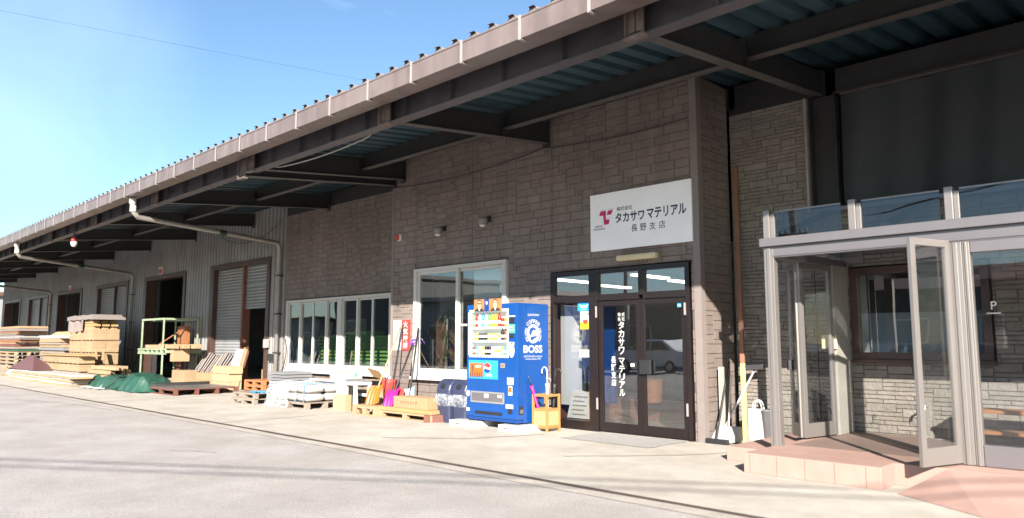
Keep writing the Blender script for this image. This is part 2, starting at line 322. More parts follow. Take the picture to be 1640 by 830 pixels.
for pts, wd in (([(-19.5, 5.8), (-19.5, 10.3)], .03), ([(-9.2, 6.6), (-8.2, 7.4), (-7.75, 8.6)], .022), ([(-6.1, 7.1), (-5.1, 8.2), (-4.6, 9.3)], .02), ([(-12.9, 5.8), (-12.9, 8.6)], .014)):
    k = crack(pts, wd); cm.add(k.v, k.f)
cm.build('paving_joint', m_crack, at=(0, 0, 0), kind='structure')
cm = MB()
for pts, wd in (([(-10.2, 3.9), (-9.7, 4.2), (-9.5, 4.25)], .012), ([(-22, 4.6), (-19.5, 5.2), (-17.0, 5.3)], .02)):
    k = crack(pts, wd); cm.add([(p[0], p[1], -.008) for p in k.v], k.f)
cm.build('asphalt_crack', m_crack, at=(0, 0, 0), kind='structure')

# ------------------------------------------------------------------ the building
bld = emp('warehouse_building', (-25, 10, 0), 'long low warehouse with brick-look office front, steel siding and deep canopy', 'building')
def zr(y): return 4.97+.1*(y-5.6)

def ashlar(W, H, uw, uh, sizes, holes, gap=.005, P=None, mb=None, d=.014, cham=.003):
    nu, nv = int(math.ceil(W/uw)), int(math.ceil(H/uh)); occ = [[0]*nu for _ in range(nv)]
    for j in range(nv):
        for i in range(nu):
            if occ[j][i]: continue
            rnd.shuffle(sizes)
            for sw, sh in sizes+[(1, 1)]:
                sw = min(sw, nu-i)
                if j+sh > nv: continue
                if all(not occ[j+b][i+a] for a in range(sw) for b in range(sh)): break
            else: sw = sh = 1
            for a in range(sw):
                for b in range(sh): occ[j+b][i+a] = 1
            r = [i*uw, min(W, (i+sw)*uw), j*uh, min(H, (j+sh)*uh)]
            for (a0, a1, b0, b1) in holes:
                if r and r[0] < a1 and r[1] > a0 and r[2] < b1 and r[3] > b0:
                    c = [[r[0], a0, r[2], r[3]], [a1, r[1], r[2], r[3]], [r[0], r[1], r[2], b0], [r[0], r[1], b1, r[3]]]
                    c = [q for q in c if q[1]-q[0] > .03 and q[3]-q[2] > .02]
                    r = max(c, key=lambda q: (q[1]-q[0])*(q[3]-q[2])) if c else None
            if not r: continue
            u0, u1, v0, v1 = r[0]+gap/2, r[1]-gap/2, r[2]+gap/2, r[3]-gap/2
            if u1-u0 < .02 or v1-v0 < .015: continue
            dd = d*rnd.uniform(.8, 1.0); c = cham
            mb.add([P(u0, v0, 0), P(u1, v0, 0), P(u1, v1, 0), P(u0, v1, 0), P(u0+c, v0+c, dd), P(u1-c, v0+c, dd), P(u1-c, v1-c, dd), P(u0+c, v1-c, dd)],
                   [(4, 5, 6, 7), (0, 1, 5, 4), (1, 2, 6, 5), (2, 3, 7, 6), (3, 0, 4, 7)], 0)
def holed(mb, u0, u1, v0, v1, holes, emit_):
    cuts = sorted({u0, u1, *[max(u0, min(u1, h[k])) for h in holes for k in (0, 1)]})
    for a, b in zip(cuts, cuts[1:]):
        if b-a < 1e-4: continue
        mid = (a+b)/2; lo = v0
        for h in sorted([h for h in holes if h[0] < mid < h[1]], key=lambda h: h[2]):
            if h[2]-lo > 1e-3: emit_(a, b, lo, h[2])
            lo = max(lo, h[3])
        if v1-lo > 1e-3: emit_(a, b, lo, v1)
SID = [(5, 2), (4, 2), (3, 2), (6, 2), (3, 1), (4, 2), (5, 2), (4, 2), (5, 2), (3, 2)]
STN = [(4, 1), (6, 1), (5, 1), (3, 2), (7, 1), (4, 2), (2, 1), (3, 1), (5, 2)]
def clad(name, label, u0, u1, v0, v1, holes, plane, kind='siding', thick=.12):
    # plane: ('y', y0) faces -Y; ('x', x0) faces +X
    ax, c = plane; m = MB()
    if ax == 'y':
        holed(m, u0, u1, v0, v1, holes, lambda a, b, z0, z1: m.box(a, b, c+.02, c+.02+thick, z0, z1, 1))
        P = lambda u, v, d: (u0+u, c+.015-d, v0+v)
    else:
        holed(m, u0, u1, v0, v1, holes, lambda a, b, z0, z1: m.box(c-.02-thick, c-.02, a, b, z0, z1, 1))
        P = lambda u, v, d: (c-.02+d, u0+u, v0+v)
    hs = [(h[0]-u0, h[1]-u0, h[2]-v0, h[3]-v0) for h in holes]
    if kind == 'siding': ashlar(u1-u0, v1-v0, .085, .069, SID, hs, P=P, mb=m)
    else: ashlar(u1-u0, v1-v0, .075, .055, STN, hs, P=P, mb=m, d=.014, gap=.005, cham=.004)
    return m.build(name, [m_siding if kind == 'siding' else m_stone, m_joint], bld, label=label)
WA, WB = 9.45, 10.45
big = (-12.14, -9.40, .68, 2.93); ent = (-8.38, -5.65, 0, 2.60)
clad('brick_cladding', 'brown brick-look cladding round the entrance', -12.94, -5.60, 0, 5.32, [big, ent], ('y', WA))
clad('brick_cladding', 'brown brick-look cladding on the short return wall', 9.55, 10.40, 0, 5.38, [], ('x', -5.5))
row = (-19.27, -13.6, .60, 2.60)
clad('brick_cladding', 'brown brick-look cladding above the ribbon window', -19.47, -12.9, 0, 5.05, [row], ('y', WB))
pwin = (-3.79, -2.12, 1.16, 2.43)
clad('stone_cladding', 'grey ledge-stone wall beside the porch', -5.5, -4.26, 0, 4.95, [], ('y', WB), 'stone')
clad('stone_cladding', 'grey ledge-stone wall inside the porch', -4.26, 5.85, 0, 3.30, [pwin], ('y', WB+.003), 'stone')
m = MB(); m.box(-5.6, -5.485, 9.435, 9.555, 0, 5.33); m.box(-5.475, -5.465, 9.62, 9.64, 0, 0.001); m.build('corner_trim', m_trimbrown, bld, bevel=.004)
MB().box(-12.96, -12.90, 9.44, 9.56, 0, 5.32).build('corner_trim', m_trimbrown, bld, bevel=.004)
for x in (-8.33, -10.4): MB().box(x, x+.012, 9.4475, 9.452, 2.95, 5.3).build('cladding_joint', m_joint, bld)
MB().box(-12.92, -12.80, 9.6, 10.44, 0, 5.32).box(-19.45, -5.4, WB+.02, WB+.14, 5.05, 5.42).box(-5.5, -4.2, WB+.02, WB+.14, 4.95, 5.42).build('dark_fascia', m_dark, bld)

# steel siding of the warehouse with ribs
ops = []   # x0, x1, top
for k, x in enumerate((-24.35, -30.4, -36.4, -42.6, -48.4, -54.2)): ops.append((x, x+(4.0 if k != 1 else 3.85), 3.86))
hs = [(a, b, 0, t) for a, b, t in ops]
m = MB(); holed(m, -54.9, -19.47, 0, 5.42, hs, lambda a, b, z0, z1: m.box(a, b, WB, WB+.06, z0, z1))
x = -54.8
while x < -19.6:
    lo, segs = 0, []
    h = [q for q in hs if q[0] < x+.07 and q[1] > x-.01]
    segs = [(h[0][3], 5.42)] if h else [(0, 5.42)]
    for z0, z1 in segs: m.prism([(x, WB-.0005, z0), (x+.015, WB-.022, z0), (x+.055, WB-.022, z0), (x+.07, WB-.0005, z0)], (0, 0, z1-z0)); m.box(x+.071, x+.092, WB-.003, WB-.0008, z0, z1, 1)
    x += .225
m.build('steel_siding', [m_corr, m_beam], bld)
MB().prism([(-54.9, WB+.06, 0), (-54.9, 22, 0), (-54.9, 22, zr(22)-.03), (-54.9, WB+.06, zr(WB)-.03)], (.06, 0, 0)).box(-54.9, 6, 22, 22.1, 0, 6.63).prism([(5.9, WB, 0), (5.9, 22, 0), (5.9, 22, zr(22)-.03), (5.9, WB, zr(WB)-.03)], (.1, 0, 0)).build('rear_wall', m_inner, bld)
MB().prism([(-19.62, WB+.15, 0), (-19.62, 22, 0), (-19.62, 22, zr(22)-.03), (-19.62, WB+.15, zr(WB)-.05)], (.12, 0, 0)).build('partition_wall', m_inner, bld)

# roof sheet, gutter, brackets
m = MB(); X0, X1, P_ = -55.4, 6.4, .32
pts = []; x = X0
while x < X1:
    pts += [(x, 0), (x+.17, 0), (x+.205, .072), (x+.285, .072)]; x += P_
for (xa, za), (xb, zb) in zip(pts, pts[1:]):
    for dz, mi in ((0, 0), (-.012, 1)):
        m.add([(xa, 5.63, zr(5.63)+za+dz), (xb, 5.63, zr(5.63)+zb+dz), (xb, 22.3, zr(22.3)+zb+dz), (xa, 22.3, zr(22.3)+za+dz)], [(0, 1, 2, 3)], mi)
x = X0
while x < X1:       # rusty rib ends
    m.box(x+.206, x+.284, 5.60, 5.63, zr(5.6)+.073, zr(5.6)+.077, 2); m.add([(x+.176, 5.64, zr(5.64)+.002), (x+.314, 5.64, zr(5.64)+.002), (x+.283, 5.64, zr(5.64)+.068), (x+.207, 5.64, zr(5.64)+.068)], [(0, 1, 2, 3)], 0); x += P_
roof = m.build('roof', [m_roof, m_deck, m_slot, m_girder], bld)
GY0, GY1, GZ0, GZ1 = 5.58, 5.88, 4.712, 4.945
m = MB().box(X0, X1, GY0, GY0+.012, GZ0, GZ1).box(X0, X1, GY0+.012, GY1-.012, GZ0, GZ0+.012).box(X0, X1, GY1-.012, GY1, GZ0, GZ1-.02).box(X0, X1, GY0-.008, GY0+.018, GZ1, GZ1+.018)
for xx in (-9.62, -15.5, -22, -28): m.box(xx, xx+.15, GY0-.006, GY0-.001, GZ0-.004, GZ1)
m.build('gutter', m_gut, roof)
b0 = None
for k in range(60):
    x = -5.37+.965*4-.965*k
    if x < -55: break
    if b0 is None:
        o = b0 = MB().box(x-.02, x+.02, GY0-.016, GY0-.009, GZ0-.012, GZ1+.03).box(x-.02, x+.02, GY0-.016, GY0+.07, GZ0-.02, GZ0-.013).build('gutter_bracket', m_strap, roof)
        bx0 = x
    else:
        o = b0.copy(); col.objects.link(o); o.parent = roof; o.location.x = x-bx0
# eave girder
m = MB(); m.box(X0+.3, X1-.3, 6.145, 6.155, 4.545, 4.87).box(X0+.3, X1-.3, 6.06, 6.24, 4.53, 4.545).box(X0+.3, X1-.3, 6.06, 6.24, 4.87, 4.885)
for k in range(60):
    x = -5.2+.965*4-.965*k
    if x > -55: m.box(x-.006, x+.006, 6.065, 6.144, 4.546, 4.869); m.box(x-.05, x+.05, 6.03, 6.12, 4.886, 4.90)
gird = m.build('eave_girder', m_girder, bld)
m_plate = mat('rust stained plate', (.17, .145, .132), .6, var=.35, scale=14, c2=(.085, .05, .038))
beams = [.15, -4.15, -8.45, -12.58, -12.9, -17.2, -21.5, -25.8, -30.1, -34.4, -38.7, -43.0, -47.3, -51.6]
for i, xb in enumerate(beams):
    ye = WA-.02 if xb in (-8.45, -12.58, -12.9) else (10.7 if xb > -5 else WB-.03)
    if xb == -12.9: zo = -.08
    else: zo = 0
    f = lambda y: 4.55+zo+.1*(y-6.2)
    m = MB(); y0 = 6.0
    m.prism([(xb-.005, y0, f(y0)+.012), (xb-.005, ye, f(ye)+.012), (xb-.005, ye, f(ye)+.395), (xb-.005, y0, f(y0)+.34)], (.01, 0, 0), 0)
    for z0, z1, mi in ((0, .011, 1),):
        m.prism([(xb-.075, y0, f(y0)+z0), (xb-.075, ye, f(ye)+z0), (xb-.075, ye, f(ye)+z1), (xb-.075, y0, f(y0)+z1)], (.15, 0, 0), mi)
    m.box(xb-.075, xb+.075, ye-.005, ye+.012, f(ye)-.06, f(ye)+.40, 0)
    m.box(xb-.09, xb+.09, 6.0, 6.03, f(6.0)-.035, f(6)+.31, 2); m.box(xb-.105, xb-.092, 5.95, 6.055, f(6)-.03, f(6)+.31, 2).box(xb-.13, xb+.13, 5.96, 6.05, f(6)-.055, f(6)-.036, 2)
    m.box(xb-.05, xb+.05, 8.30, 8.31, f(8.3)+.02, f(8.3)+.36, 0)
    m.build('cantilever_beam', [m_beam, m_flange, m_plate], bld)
bs = sorted(beams)
m = MB()
for a, b in zip(bs, bs[1:]):
    if b-a < 1: continue
    m.box(a+.01, b-.01, 8.395, 8.405, 4.93, 5.22, 0).box(a+.01, b-.01, 8.33, 8.47, 4.915, 4.928, 1)
m.build('purlin', [m_beam, m_flange], bld)
MB().box(-3.9, 6, 10.62, 10.63, 4.98, 5.34, 0).box(-3.9, 6, 10.53, 10.70, 4.96, 4.975, 1).box(-3.8, 5.8, 10.5, 10.53, 4.90, 4.94, 1).build('header_beam', [m_beam, m_flange], bld)
# steel column and hanging curtain above the porch
MB().box(-4.25, -4.235, 10.5, 10.75, 3.28, 4.96).box(-3.90, -3.885, 10.5, 10.75, 3.28, 4.96).box(-4.235, -3.90, 10.6, 10.615, 3.28, 4.96).build('steel_column', m_beam, bld)
def curtf(a, b):
    x = -3.84+9.6*a
    return (x, 10.58+.07*math.sin(x*4.2+.9*math.sin(b*3)+.6*math.sin(x*1.7))*(.3+.7*b)+.03*math.sin(x*11+b*2), 4.92-2.1*b)
MB().grid(curtf, 250, 10).build('curtain', m_curt, bld, smooth=True)
MB().tube([(-4.275, 10.40, 3.25), (-4.275, 10.40, 4.93)], .022).build('conduit', m_pipe, bld)

# ---- shutters and doorways of the warehouse
def slat_panel(m, x0, x1, y, z0, z1, mi=0):
    z = z0
    while z < z1-.001:
        h = min(.095, z1-z)
        m.add([(x0, y, z), (x1, y, z), (x1, y-.022, z+h*.45), (x0, y-.022, z+h*.45), (x1, y, z+h*.93), (x0, y, z+h*.93), (x1, y+.004, z+h), (x0, y+.004, z+h)],
              [(0, 1, 2, 3), (3, 2, 4, 5), (5, 4, 6, 7)], mi); z += h
for k, (a, b, t) in enumerate(ops):
    sh = k in (0, 2, 4)
    m = MB(); lw = .42 if sh else .30
    m.box(a-.06, a+lw*.5, WB-.05, WB+.3, 0, t+.08).box(b-.14, b+.06, WB-.05, WB+.3, 0, t+.08).box(a+lw*.5, b-.14, WB-.045, WB+.3, t-.08, t+.08)
    d = m.build('shutter_bay' if sh else 'doorway', m_brown, bld, bevel=.006,
                label=('half raised double roller shutter in a brown frame' if k == 0 else 'brown framed double roller shutter, closed') if sh else 'tall dark open warehouse doorway')
    if sh:
        mid = a+(b-a)*.56
        MB().box(mid-.05, mid+.05, WB+.01, WB+.25, 0, t-.082).build('shutter_post', m_brown if k else m_rust, d)
        m = MB(); slat_panel(m, a+lw*.5, mid-.05, WB+.12, 0, t-.08); m.build('shutter_curtain', m_shut, d)
        m = MB(); z0 = 2.44 if k == 0 else 0; slat_panel(m, mid+.05, b-.14, WB+.12, z0, t-.08)
        m.box(mid+.05, b-.14, WB+.10, WB+.14, z0, z0+.06 if k == 0 else .05)
        if k == 0: m.box(mid+.06, b-.15, WB+.085, WB+.098, 3.12, 3.2)
        m.build('shutter_curtain', m_shut, d)
    else:
        MB().box(a+lw*.5, a+lw*.5+.35, WB+.31, WB+.36, 0, t-.1).build('door_panel', m_beam, d)
MB().box(-20.33, -20.2, WB-.16, WB-.03, 1.25, 1.5).build('switch_box', m_pipe, bld, bevel=.01)
m = MB().box(-20.15, -19.75, WB-.10, WB-.03, .95, 1.08)
for i in range(5): m.box(-20.13+.08*i, -20.08+.08*i, WB-.13, WB-.10, .88, 1.05)
m.build('meter_row', m_beam, bld)

# ---- ribbon window (left of the entrance block)
xw0, xw1, zw0, zw1 = -19.25, -14.28, .62, 2.58
fr = MB(); y0, y1 = WB-.05, WB+.10
fr.box(xw0, xw1, y0, y1, zw0, zw0+.13).box(xw0, xw1, y0, y1, zw1-.07, zw1).box(xw0, xw0+.08, y0, y1, zw0+.13, zw1-.07).box(xw1-.07, xw1, y0, y1, zw0+.13, zw1-.07)
fr.box(-16.59, -16.40, y0-.004, y1, zw0+.13, zw1-.07).box(xw0-.04, xw1+.04, y0-.06, y0-.002, zw0-.03, zw0+.03)
rw = fr.build('ribbon_window', m_vinyl, bld, bevel=.006, label='wide white framed window with seven tall lights')
xs = [xw0+.08, -18.55, -17.87, -17.2, -16.59]; xs2 = [-16.40, -15.75, -15.1, xw1-.07]
for X in (xs, xs2):
    for i, (a, b) in enumerate(zip(X, X[1:])):
        yy = WB+.02+.035*(i % 2); s = MB(); ee = .045
        s.box(a-.03*(i > 0), a+ee, yy-.016, yy+.016, zw0+.131, zw1-.071).box(b-ee, b+.03*(i < len(X)-2), yy-.016, yy+.016, zw0+.131, zw1-.071)
        s.box(a+ee, b-ee, yy-.015, yy+.015, zw0+.131, zw0+.21).box(a+ee, b-ee, yy-.015, yy+.015, zw1-.12, zw1-.071)
        s.build('sash', m_vinyl, rw)
        MB().box(a+ee, b-ee, yy-.003, yy+.003, zw0+.21, zw1-.12).build('pane', m_glass, rw)
# things behind it
m = MB()
for xa, xb, yy, tp in ((-18.35, -17.3, 10.95, 1.62), (-17.2, -16.0, 11.0, 1.7), (-15.9, -14.9, 10.95, 1.58), (-14.85, -13.7, 11.02, 1.46)):
    z = .2
    while z < tp: m.box(xa, xb, yy, yy+.5, z, z+.05); z += .095
    m.box(xa+.02, xb-.02, yy+.12, yy+.40, .2, tp)
m.build('slatted_stack', m_blind, bld)
m = MB()
for i in range(6): m.bar((-19.1+.13*i, 10.75+.05*i, .1), (-18.85+.12*i, 11.2, 1.5+.12*(i % 3)), .07, .03)
m.bar((-17.6, 10.7, .1), (-17.95, 11.1, 1.95), .05, .03); m.bar((-16.6, 10.7, .1), (-16.9, 11.2, 1.8), .04, .03)
m.build('leaning_planks', m_pine, bld)

# ---- big sliding window
a, b, z0, z1 = big; a += .02; b -= .02; z0 += .02; z1 -= .02
y0, y1 = WA-.06, WA+.09; fr = MB()
fr.box(a, b, y0, y1, z0, z0+.10).box(a, b, y0, y1, z1-.07, z1).box(a, a+.10, y0, y1, z0+.10, z1-.07).box(b-.10, b, y0, y1, z0+.10, z1-.07)
fr.box(a-.03, b+.03, y0-.05, y0-.002, z0-.04, z0+.02)
sw = fr.build('sliding_window', m_vinyl, bld, bevel=.006, label='large white framed two leaf sliding window behind the blue machine')
mid = -10.80
for i, (p, q, yy) in enumerate(((a+.10, mid+.04, WA-.005), (mid-.04, b-.10, WA+.045))):
    s = MB().box(p, p+.07, yy-.02, yy+.02, z0+.101, z1-.071).box(q-.07, q, yy-.02, yy+.02, z0+.101, z1-.071).box(p+.07, q-.07, yy-.02, yy+.02, z0+.101, z0+.19).box(p+.07, q-.07, yy-.02, yy+.02, z1-.13, z1-.071)
    if i: s.box(p+.07, q-.07, yy-.012, yy+.012, 1.72, 1.76)
    s.build('sash', m_vinyl, sw); MB().box(p+.07, q-.07, yy-.003, yy+.003, z0+.19, z1-.13).build('pane', m_glass, sw)
MB().box(-10.6, -9.5, WA+.25, WA+.26, .7, 2.8).build('roller_blind', m_paper, bld)
MB().box(-12.1, -9.5, 11.2, 11.25, .02, 1.5, 0).box(-12.1, -11.9, 10.0, 11.2, .02, 1.9, 1).build('timber_screen', [m_orwood, m_rwood], bld)

# ---- entrance
yf, yb = WA-.035, WA+.085; fr = MB()
ex0, ex1, ez1 = -8.36, -5.67, 2.58
for xa, xb in ((ex0, ex0+.06), (-7.53, -7.36), (ex1-.07, ex1)): fr.box(xa, xb, yf, yb, 0, ez1)
fr.box(-6.56, -6.47, yf, yb, 2.13, ez1)
for xa, xb in ((ex0+.06, -7.53), (-7.36, -6.56), (-6.47, ex1-.07)): fr.box(xa, xb, yf, yb, ez1-.07, ez1).box(xa, xb, yf, yb, 2.07, 2.17)
fr.box(ex0+.06, -7.53, yf, yb, 0, .15)
ed = fr.build('entrance_door', m_doorfr, bld, bevel=.004, label='dark framed glass double entrance door with transoms and side light')
for xa, xb, za, zb in ((ex0+.06, -7.53, 2.17, ez1-.07), (-7.36, -6.56, 2.17, ez1-.07), (-6.47, ex1-.07, 2.17, ez1-.07), (ex0+.06, -7.53, .15, 2.07)):
    MB().box(xa, xb, WA+.02, WA+.026, za, zb).build('pane', m_glassd, ed)
for xa, xb in ((-7.355, -6.552), (-6.548, -5.745)):
    st = .075
    MB().box(xa, xa+st, WA-.01, WA+.04, .02, 2.065).box(xb-st, xb, WA-.01, WA+.04, .02, 2.065).box(xa+st, xb-st, WA-.009, WA+.039, .02, .16).box(xa+st, xb-st, WA-.009, WA+.039, 1.985, 2.065).build('door_leaf', m_doorfr, ed, bevel=.004)
    MB().box(xa+st, xb-st, WA+.012, WA+.018, .16, 1.985).build('pane', m_glassd, ed)
MB().box(-6.54, -6.36, WA-.07, WA-.011, .93, 1.14, 0).box(-6.70, -6.60, WA-.05, WA-.011, 1.0, 1.11, 0).box(-6.71, -6.64, WA-.053, WA-.0502, 1.035, 1.085, 1).build('handle', [m_black, m_paper], ed, bevel=.004)
m = MB()
for x, zz in ((-7.37, .35), (-7.37, 1.8), (-5.74, .35), (-5.74, 1.8)): m.box(x-.012, x+.012, yf-.02, yf-.001, zz, zz+.18)
m.build('hinge', m_strap, ed)
UX, UZ = (1, 0, 0), (0, 0, 1)
gl = WA+.0095; m = MB()
m.vtext('タカサワ', (-6.975, gl, 1.74), UX, UZ, .11, .53, .022).vtext('マテリアル', (-6.975, gl, 1.17), UX, UZ, .11, .60, .022)
m.vtext('長野支店', (-7.125, gl, 1.19), UX, UZ, .095, .47, .022).vtext('株会', (-6.985, gl, 1.875), UX, UZ, .06, .14, .01).vtext('式社', (-6.91, gl, 1.875), UX, UZ, .06, .14, .01)
m.build('lettering', m_white, ed)
gs = WA+.0175
m = MB().box(-7.80, -7.54, gs-.002, gs, 1.92, 2.06, 0)
for s in (-1, 1): m.prism([(-7.67, gs-.0025, 1.985), (-7.67+s*.1, gs-.0025, 2.03), (-7.67+s*.06, gs-.0025, 1.975), (-7.67+s*.03, gs-.0025, 1.965)], (0, -.001, 0), 1)
m.ell((-7.67, gs-.003, 1.99), UX, UZ, .025, .025, .001, mi=1).text('SECURITY', (-7.73, gs-.003, 1.935), UX, UZ, .12, .014, 0, 1)
m.build('sticker', [m_cyan, m_paper], ed, label='blue sticker with a white winged emblem')
m = MB().box(-7.75, -7.53, gs-.002, gs, 1.62, 1.74, 1).box(-7.75, -7.53, gs-.002, gs, 1.74, 1.91, 0)
m.text('AED', (-7.71, gs-.003, 1.84), UX, UZ, .14, .05, .01, 2)
hp = [(0, -.05), (.05, .0), (.052, .03), (.03, .05), (0, .03), (-.03, .05), (-.052, .03), (-.05, 0)]
m.prism([(-7.64+p, gs-.003, 1.735+q) for p, q in hp], (0, -.001, 0), 3)
m.build('sticker', [m_paper, m_yel, m_ink, m_red], ed, label='white and yellow AED sticker with a red heart')
m = MB().box(-7.76, -7.53, gs-.012, gs-.001, 1.165, 1.285, 0).text('Open', (-7.72, gs-.0125, 1.195), UX, UZ, .15, .06, .01, 1); m.build('open_sign', [m_paper, m_ink], ed, label='small white sign reading Open')
MB().box(-5.90, -5.78, WA+.008, WA+.0105, 1.92, 1.98, 0).text('HELLO', (-5.885, WA+.0078, 1.935), UX, UZ, .09, .025, .01, 1).build('sticker', [m_cyan, m_paper], ed, label='small light blue sticker high on the door')
# office room behind
m = MB()
m.box(-19.45, -5.62, 16.5, 16.6, 0, 3.0).box(-5.66, -5.645, 9.6, 16.5, 0, 3.0).box(-12.8, -12.7, 10.6, 16.5, 0, 3.0); m.build('office_wall', m_plaster, bld)
MB().box(-19.45, -12.8, 10.62, 16.5, 2.9, 2.95).box(-12.72, -5.66, 9.6, 16.5, 2.9, 2.95).build('office_ceiling', m_ceil, bld)
MB().box(-19.45, -5.66, 9.6, 16.5, .004, .02).build('office_floor', m_floor, bld)
for x, y in ((-10.95, 13.2), (-11.3, 15.2), (-9.0, 13.4), (-9.25, 15.2), (-7.4, 13.2)):
    MB().box(x-.14, x+.14, y-.65, y+.65, 2.84, 2.895, 1).box(x-.09, x-.03, y-.62, y+.62, 2.80, 2.838, 0).box(x+.03, x+.09, y-.62, y+.62, 2.80, 2.838, 0).build('ceiling_lamp', [m_lamp, m_plaster], bld)
MB().box(-12.5, -6.9, 11.2, 11.6, .02, .34, 0).box(-12.5, -6.9, 11.18, 11.62, .34, .38, 0).build('counter_plinth', m_rust, bld)
MB().box(-8.62, -8.52, 9.62, 10.2, .02, 2.1, 0).build('panel_edge', m_rwood, bld)
m = MB(); m.prism([(-8.42, 9.75, .35), (-7.98, 9.75, .35), (-7.98, 9.75, 1.62), (-8.34, 9.75, 2.06), (-8.42, 9.75, 2.06)], (0, .03, 0)); m.build('display_board', m_paper, bld)
MB().box(-7.98, -7.45, 10.0, 10.03, .4, 2.0).build('blue_panel', m_blued, bld)
m = MB(); m.prism([(-8.15, 9.58, .16), (-7.68, 9.58, .16), (-7.62, 9.66, .58), (-8.08, 9.66, .62)], (0, .006, 0), 0)
for i in range(5): m.prism([(-8.05, 9.5785+.014*i, .22+.07*i), (-7.75-.05*(i % 2), 9.5785+.014*i, .22+.07*i), (-7.75-.05*(i % 2), 9.581+.014*i, .235+.07*i), (-8.05, 9.581+.014*i, .235+.07*i)], (0, -.002, 0), 1)
m.build('leaning_notice', [m_paper, m_pipe], bld)
MB().loft([(.38, .17, .17), (.75, .22, .22), (.77, .23, .23)], (-7.35, 10.9, 0), e=.6).build('wicker_basket', m_orwood, bld)
m = MB().box(-9.4, -8.7, 12.5, 13.0, .02, 1.05, 0).box(-8.3, -7.3, 13.2, 13.7, .02, 1.2, 0).box(-7.2, -6.5, 14.0, 14.4, .02, 1.9, 0); m.build('office_cabinet', m_plaster, bld)
# recessed window inside the porch
fr = MB(); a, b, z0, z1 = pwin; a += .02; b -= .02; z0 += .02; z1 -= .02; y0, y1 = WB-.04, WB+.09
fr.box(a, b, y0, y1, z0, z0+.09).box(a, b, y0, y1, z1-.09, z1).box(a, a+.09, y0, y1, z0+.09, z1-.09).box(b-.09, b, y0, y1, z0+.09, z1-.09).box(a-.03, b+.03, y0-.04, y0-.002, z0-.05, z0)
pw = fr.build('brown_window', m_brown, bld, bevel=.005, label='dark brown framed window in the stone wall')
MB().box(a+.09, b-.09, WB+.02, WB+.026, z0+.09, z1-.09).build('pane', m_glassd, pw)
MB().box(a-.1, b+.1, WB+.22, WB+.23, z0-.1, 1.80).build('roller_blind', m_pale, bld)
MB().box(a-.3, b+.3, 11.6, 11.65, .5, 3.2).build('rear_wall', m_inner, bld)

# ------------------------------------------------------------------ things on the facade
sg = emp('company_sign', (-6.52, 9.42, 2.87), 'large white company sign with navy lettering and magenta mark above the entrance', 'sign')
MB().box(-7.465, -5.585, 9.405, 9.445, 2.87, 3.80).build('board', m_sign, sg, bevel=.004)
sy = 9.4035; m = MB()
m.text('タカサワ', (-6.96, sy, 3.285), UX, UZ, .555, .165, .03).text('マテリアル', (-6.36, sy, 3.285), UX, UZ, .69, .165, .03)
m.build('lettering', m_navy, sg)
MB().text('株式会社', (-6.93, sy, 3.475), UX, UZ, .30, .07, .012).text('長', (-6.655, sy, 3.115), UX, UZ, .115, .115, .006).text('野', (-6.49, sy, 3.115), UX, UZ, .115, .115, .006).text('支', (-6.32, sy, 3.115), UX, UZ, .115, .115, .006).text('店', (-6.15, sy, 3.115), UX, UZ, .115, .115, .006).text('GROUP', (-7.37, sy, 3.255), UX, UZ, .155, .03, .02, shear=.3).text('TAKASAWA', (-7.405, sy, 3.21), UX, UZ, .24, .03, .02, shear=.3).build('small_lettering', m_ink, sg)
m = MB()
for P in ([(-7.28, 3.44), (-7.255, 3.51), (-7.14, 3.51), (-7.15, 3.37), (-7.07, 3.36), (-7.09, 3.29), (-7.185, 3.285), (-7.2, 3.44)], [(-7.13, 3.44), (-7.10, 3.51), (-7.0, 3.51), (-7.04, 3.44)]):
    m.prism([(p, sy-.0005, q) for p, q in P], (0, .001, 0))
for a, b, z in ((-7.25, -7.14, 3.525), (-7.09, -6.99, 3.525), (-7.15, -7.06, 3.385)): m.box(a, b, sy-.0008, sy, z, z+.005)
m.build('emblem', m_mag, sg)

m = MB().box(-6.91, -6.18, 9.33, 9.445, 2.67, 2.76)
lo = m.build('entrance_lamp', m_cream, bevel=.02); tag(lo, 'cream box lamp mounted between the company sign and the entrance', 'lamp')
def flood(x, z, label):
    r = emp('wall_camera', (x, 9.44, z), label, 'camera', 'dome cameras on the brown wall')
    MB().box(x-.035, x+.035, 9.40, 9.449, z+.02, z+.12).bar((x, 9.43, z+.07), (x, 9.30, z+.08), .03, .03).build('bracket', m_beam, r)
    MB().lathe([(.0, -.10), (.05, -.095), (.085, -.06), (.095, 0), (.09, .035), (.05, .06), (0, .065)], (x, 9.27, z+.02), 18).build('housing', m_trimbrown, r, smooth=True)
    MB().lathe([(0, -.125), (.04, -.118), (.062, -.098), (.062, -.085)], (x, 9.27, z+.02), 18).build('dome', m_paper, r, smooth=True)
flood(-11.2, 3.60, 'dome camera high above the middle of the big window, the one farther from the entrance')
flood(-9.9, 3.64, 'dome camera above the right end of the big window, the one closer to the entrance')
r = emp('alarm_lamp', (-12.70, 9.44, 3.58), 'small red and white alarm lamp beside the corner of the brown wall', 'alarm')
MB().box(-12.75, -12.62, 9.42, 9.449, 3.56, 3.70).build('base', m_paper, r, bevel=.006)
MB().box(-12.74, -12.67, 9.36, 9.419, 3.58, 3.69).build('lens', m_red, r, bevel=.012)
r = emp('fire_notice', (-12.56, 9.44, 1.25), 'white and red fire warning notice on the brown wall behind the broom', 'sign')
MB().box(-12.84, -12.55, 9.432, 9.446, 1.24, 1.87).build('white_panel', m_paper, r)
MB().box(-12.55, -12.27, 9.432, 9.446, 1.24, 1.87).build('red_panel', m_red, r)
MB().vtext('火気厳禁', (-12.50, 9.430, 1.85), UX, UZ, .17, .58, .02).build('lettering', m_white, r)
m = MB()
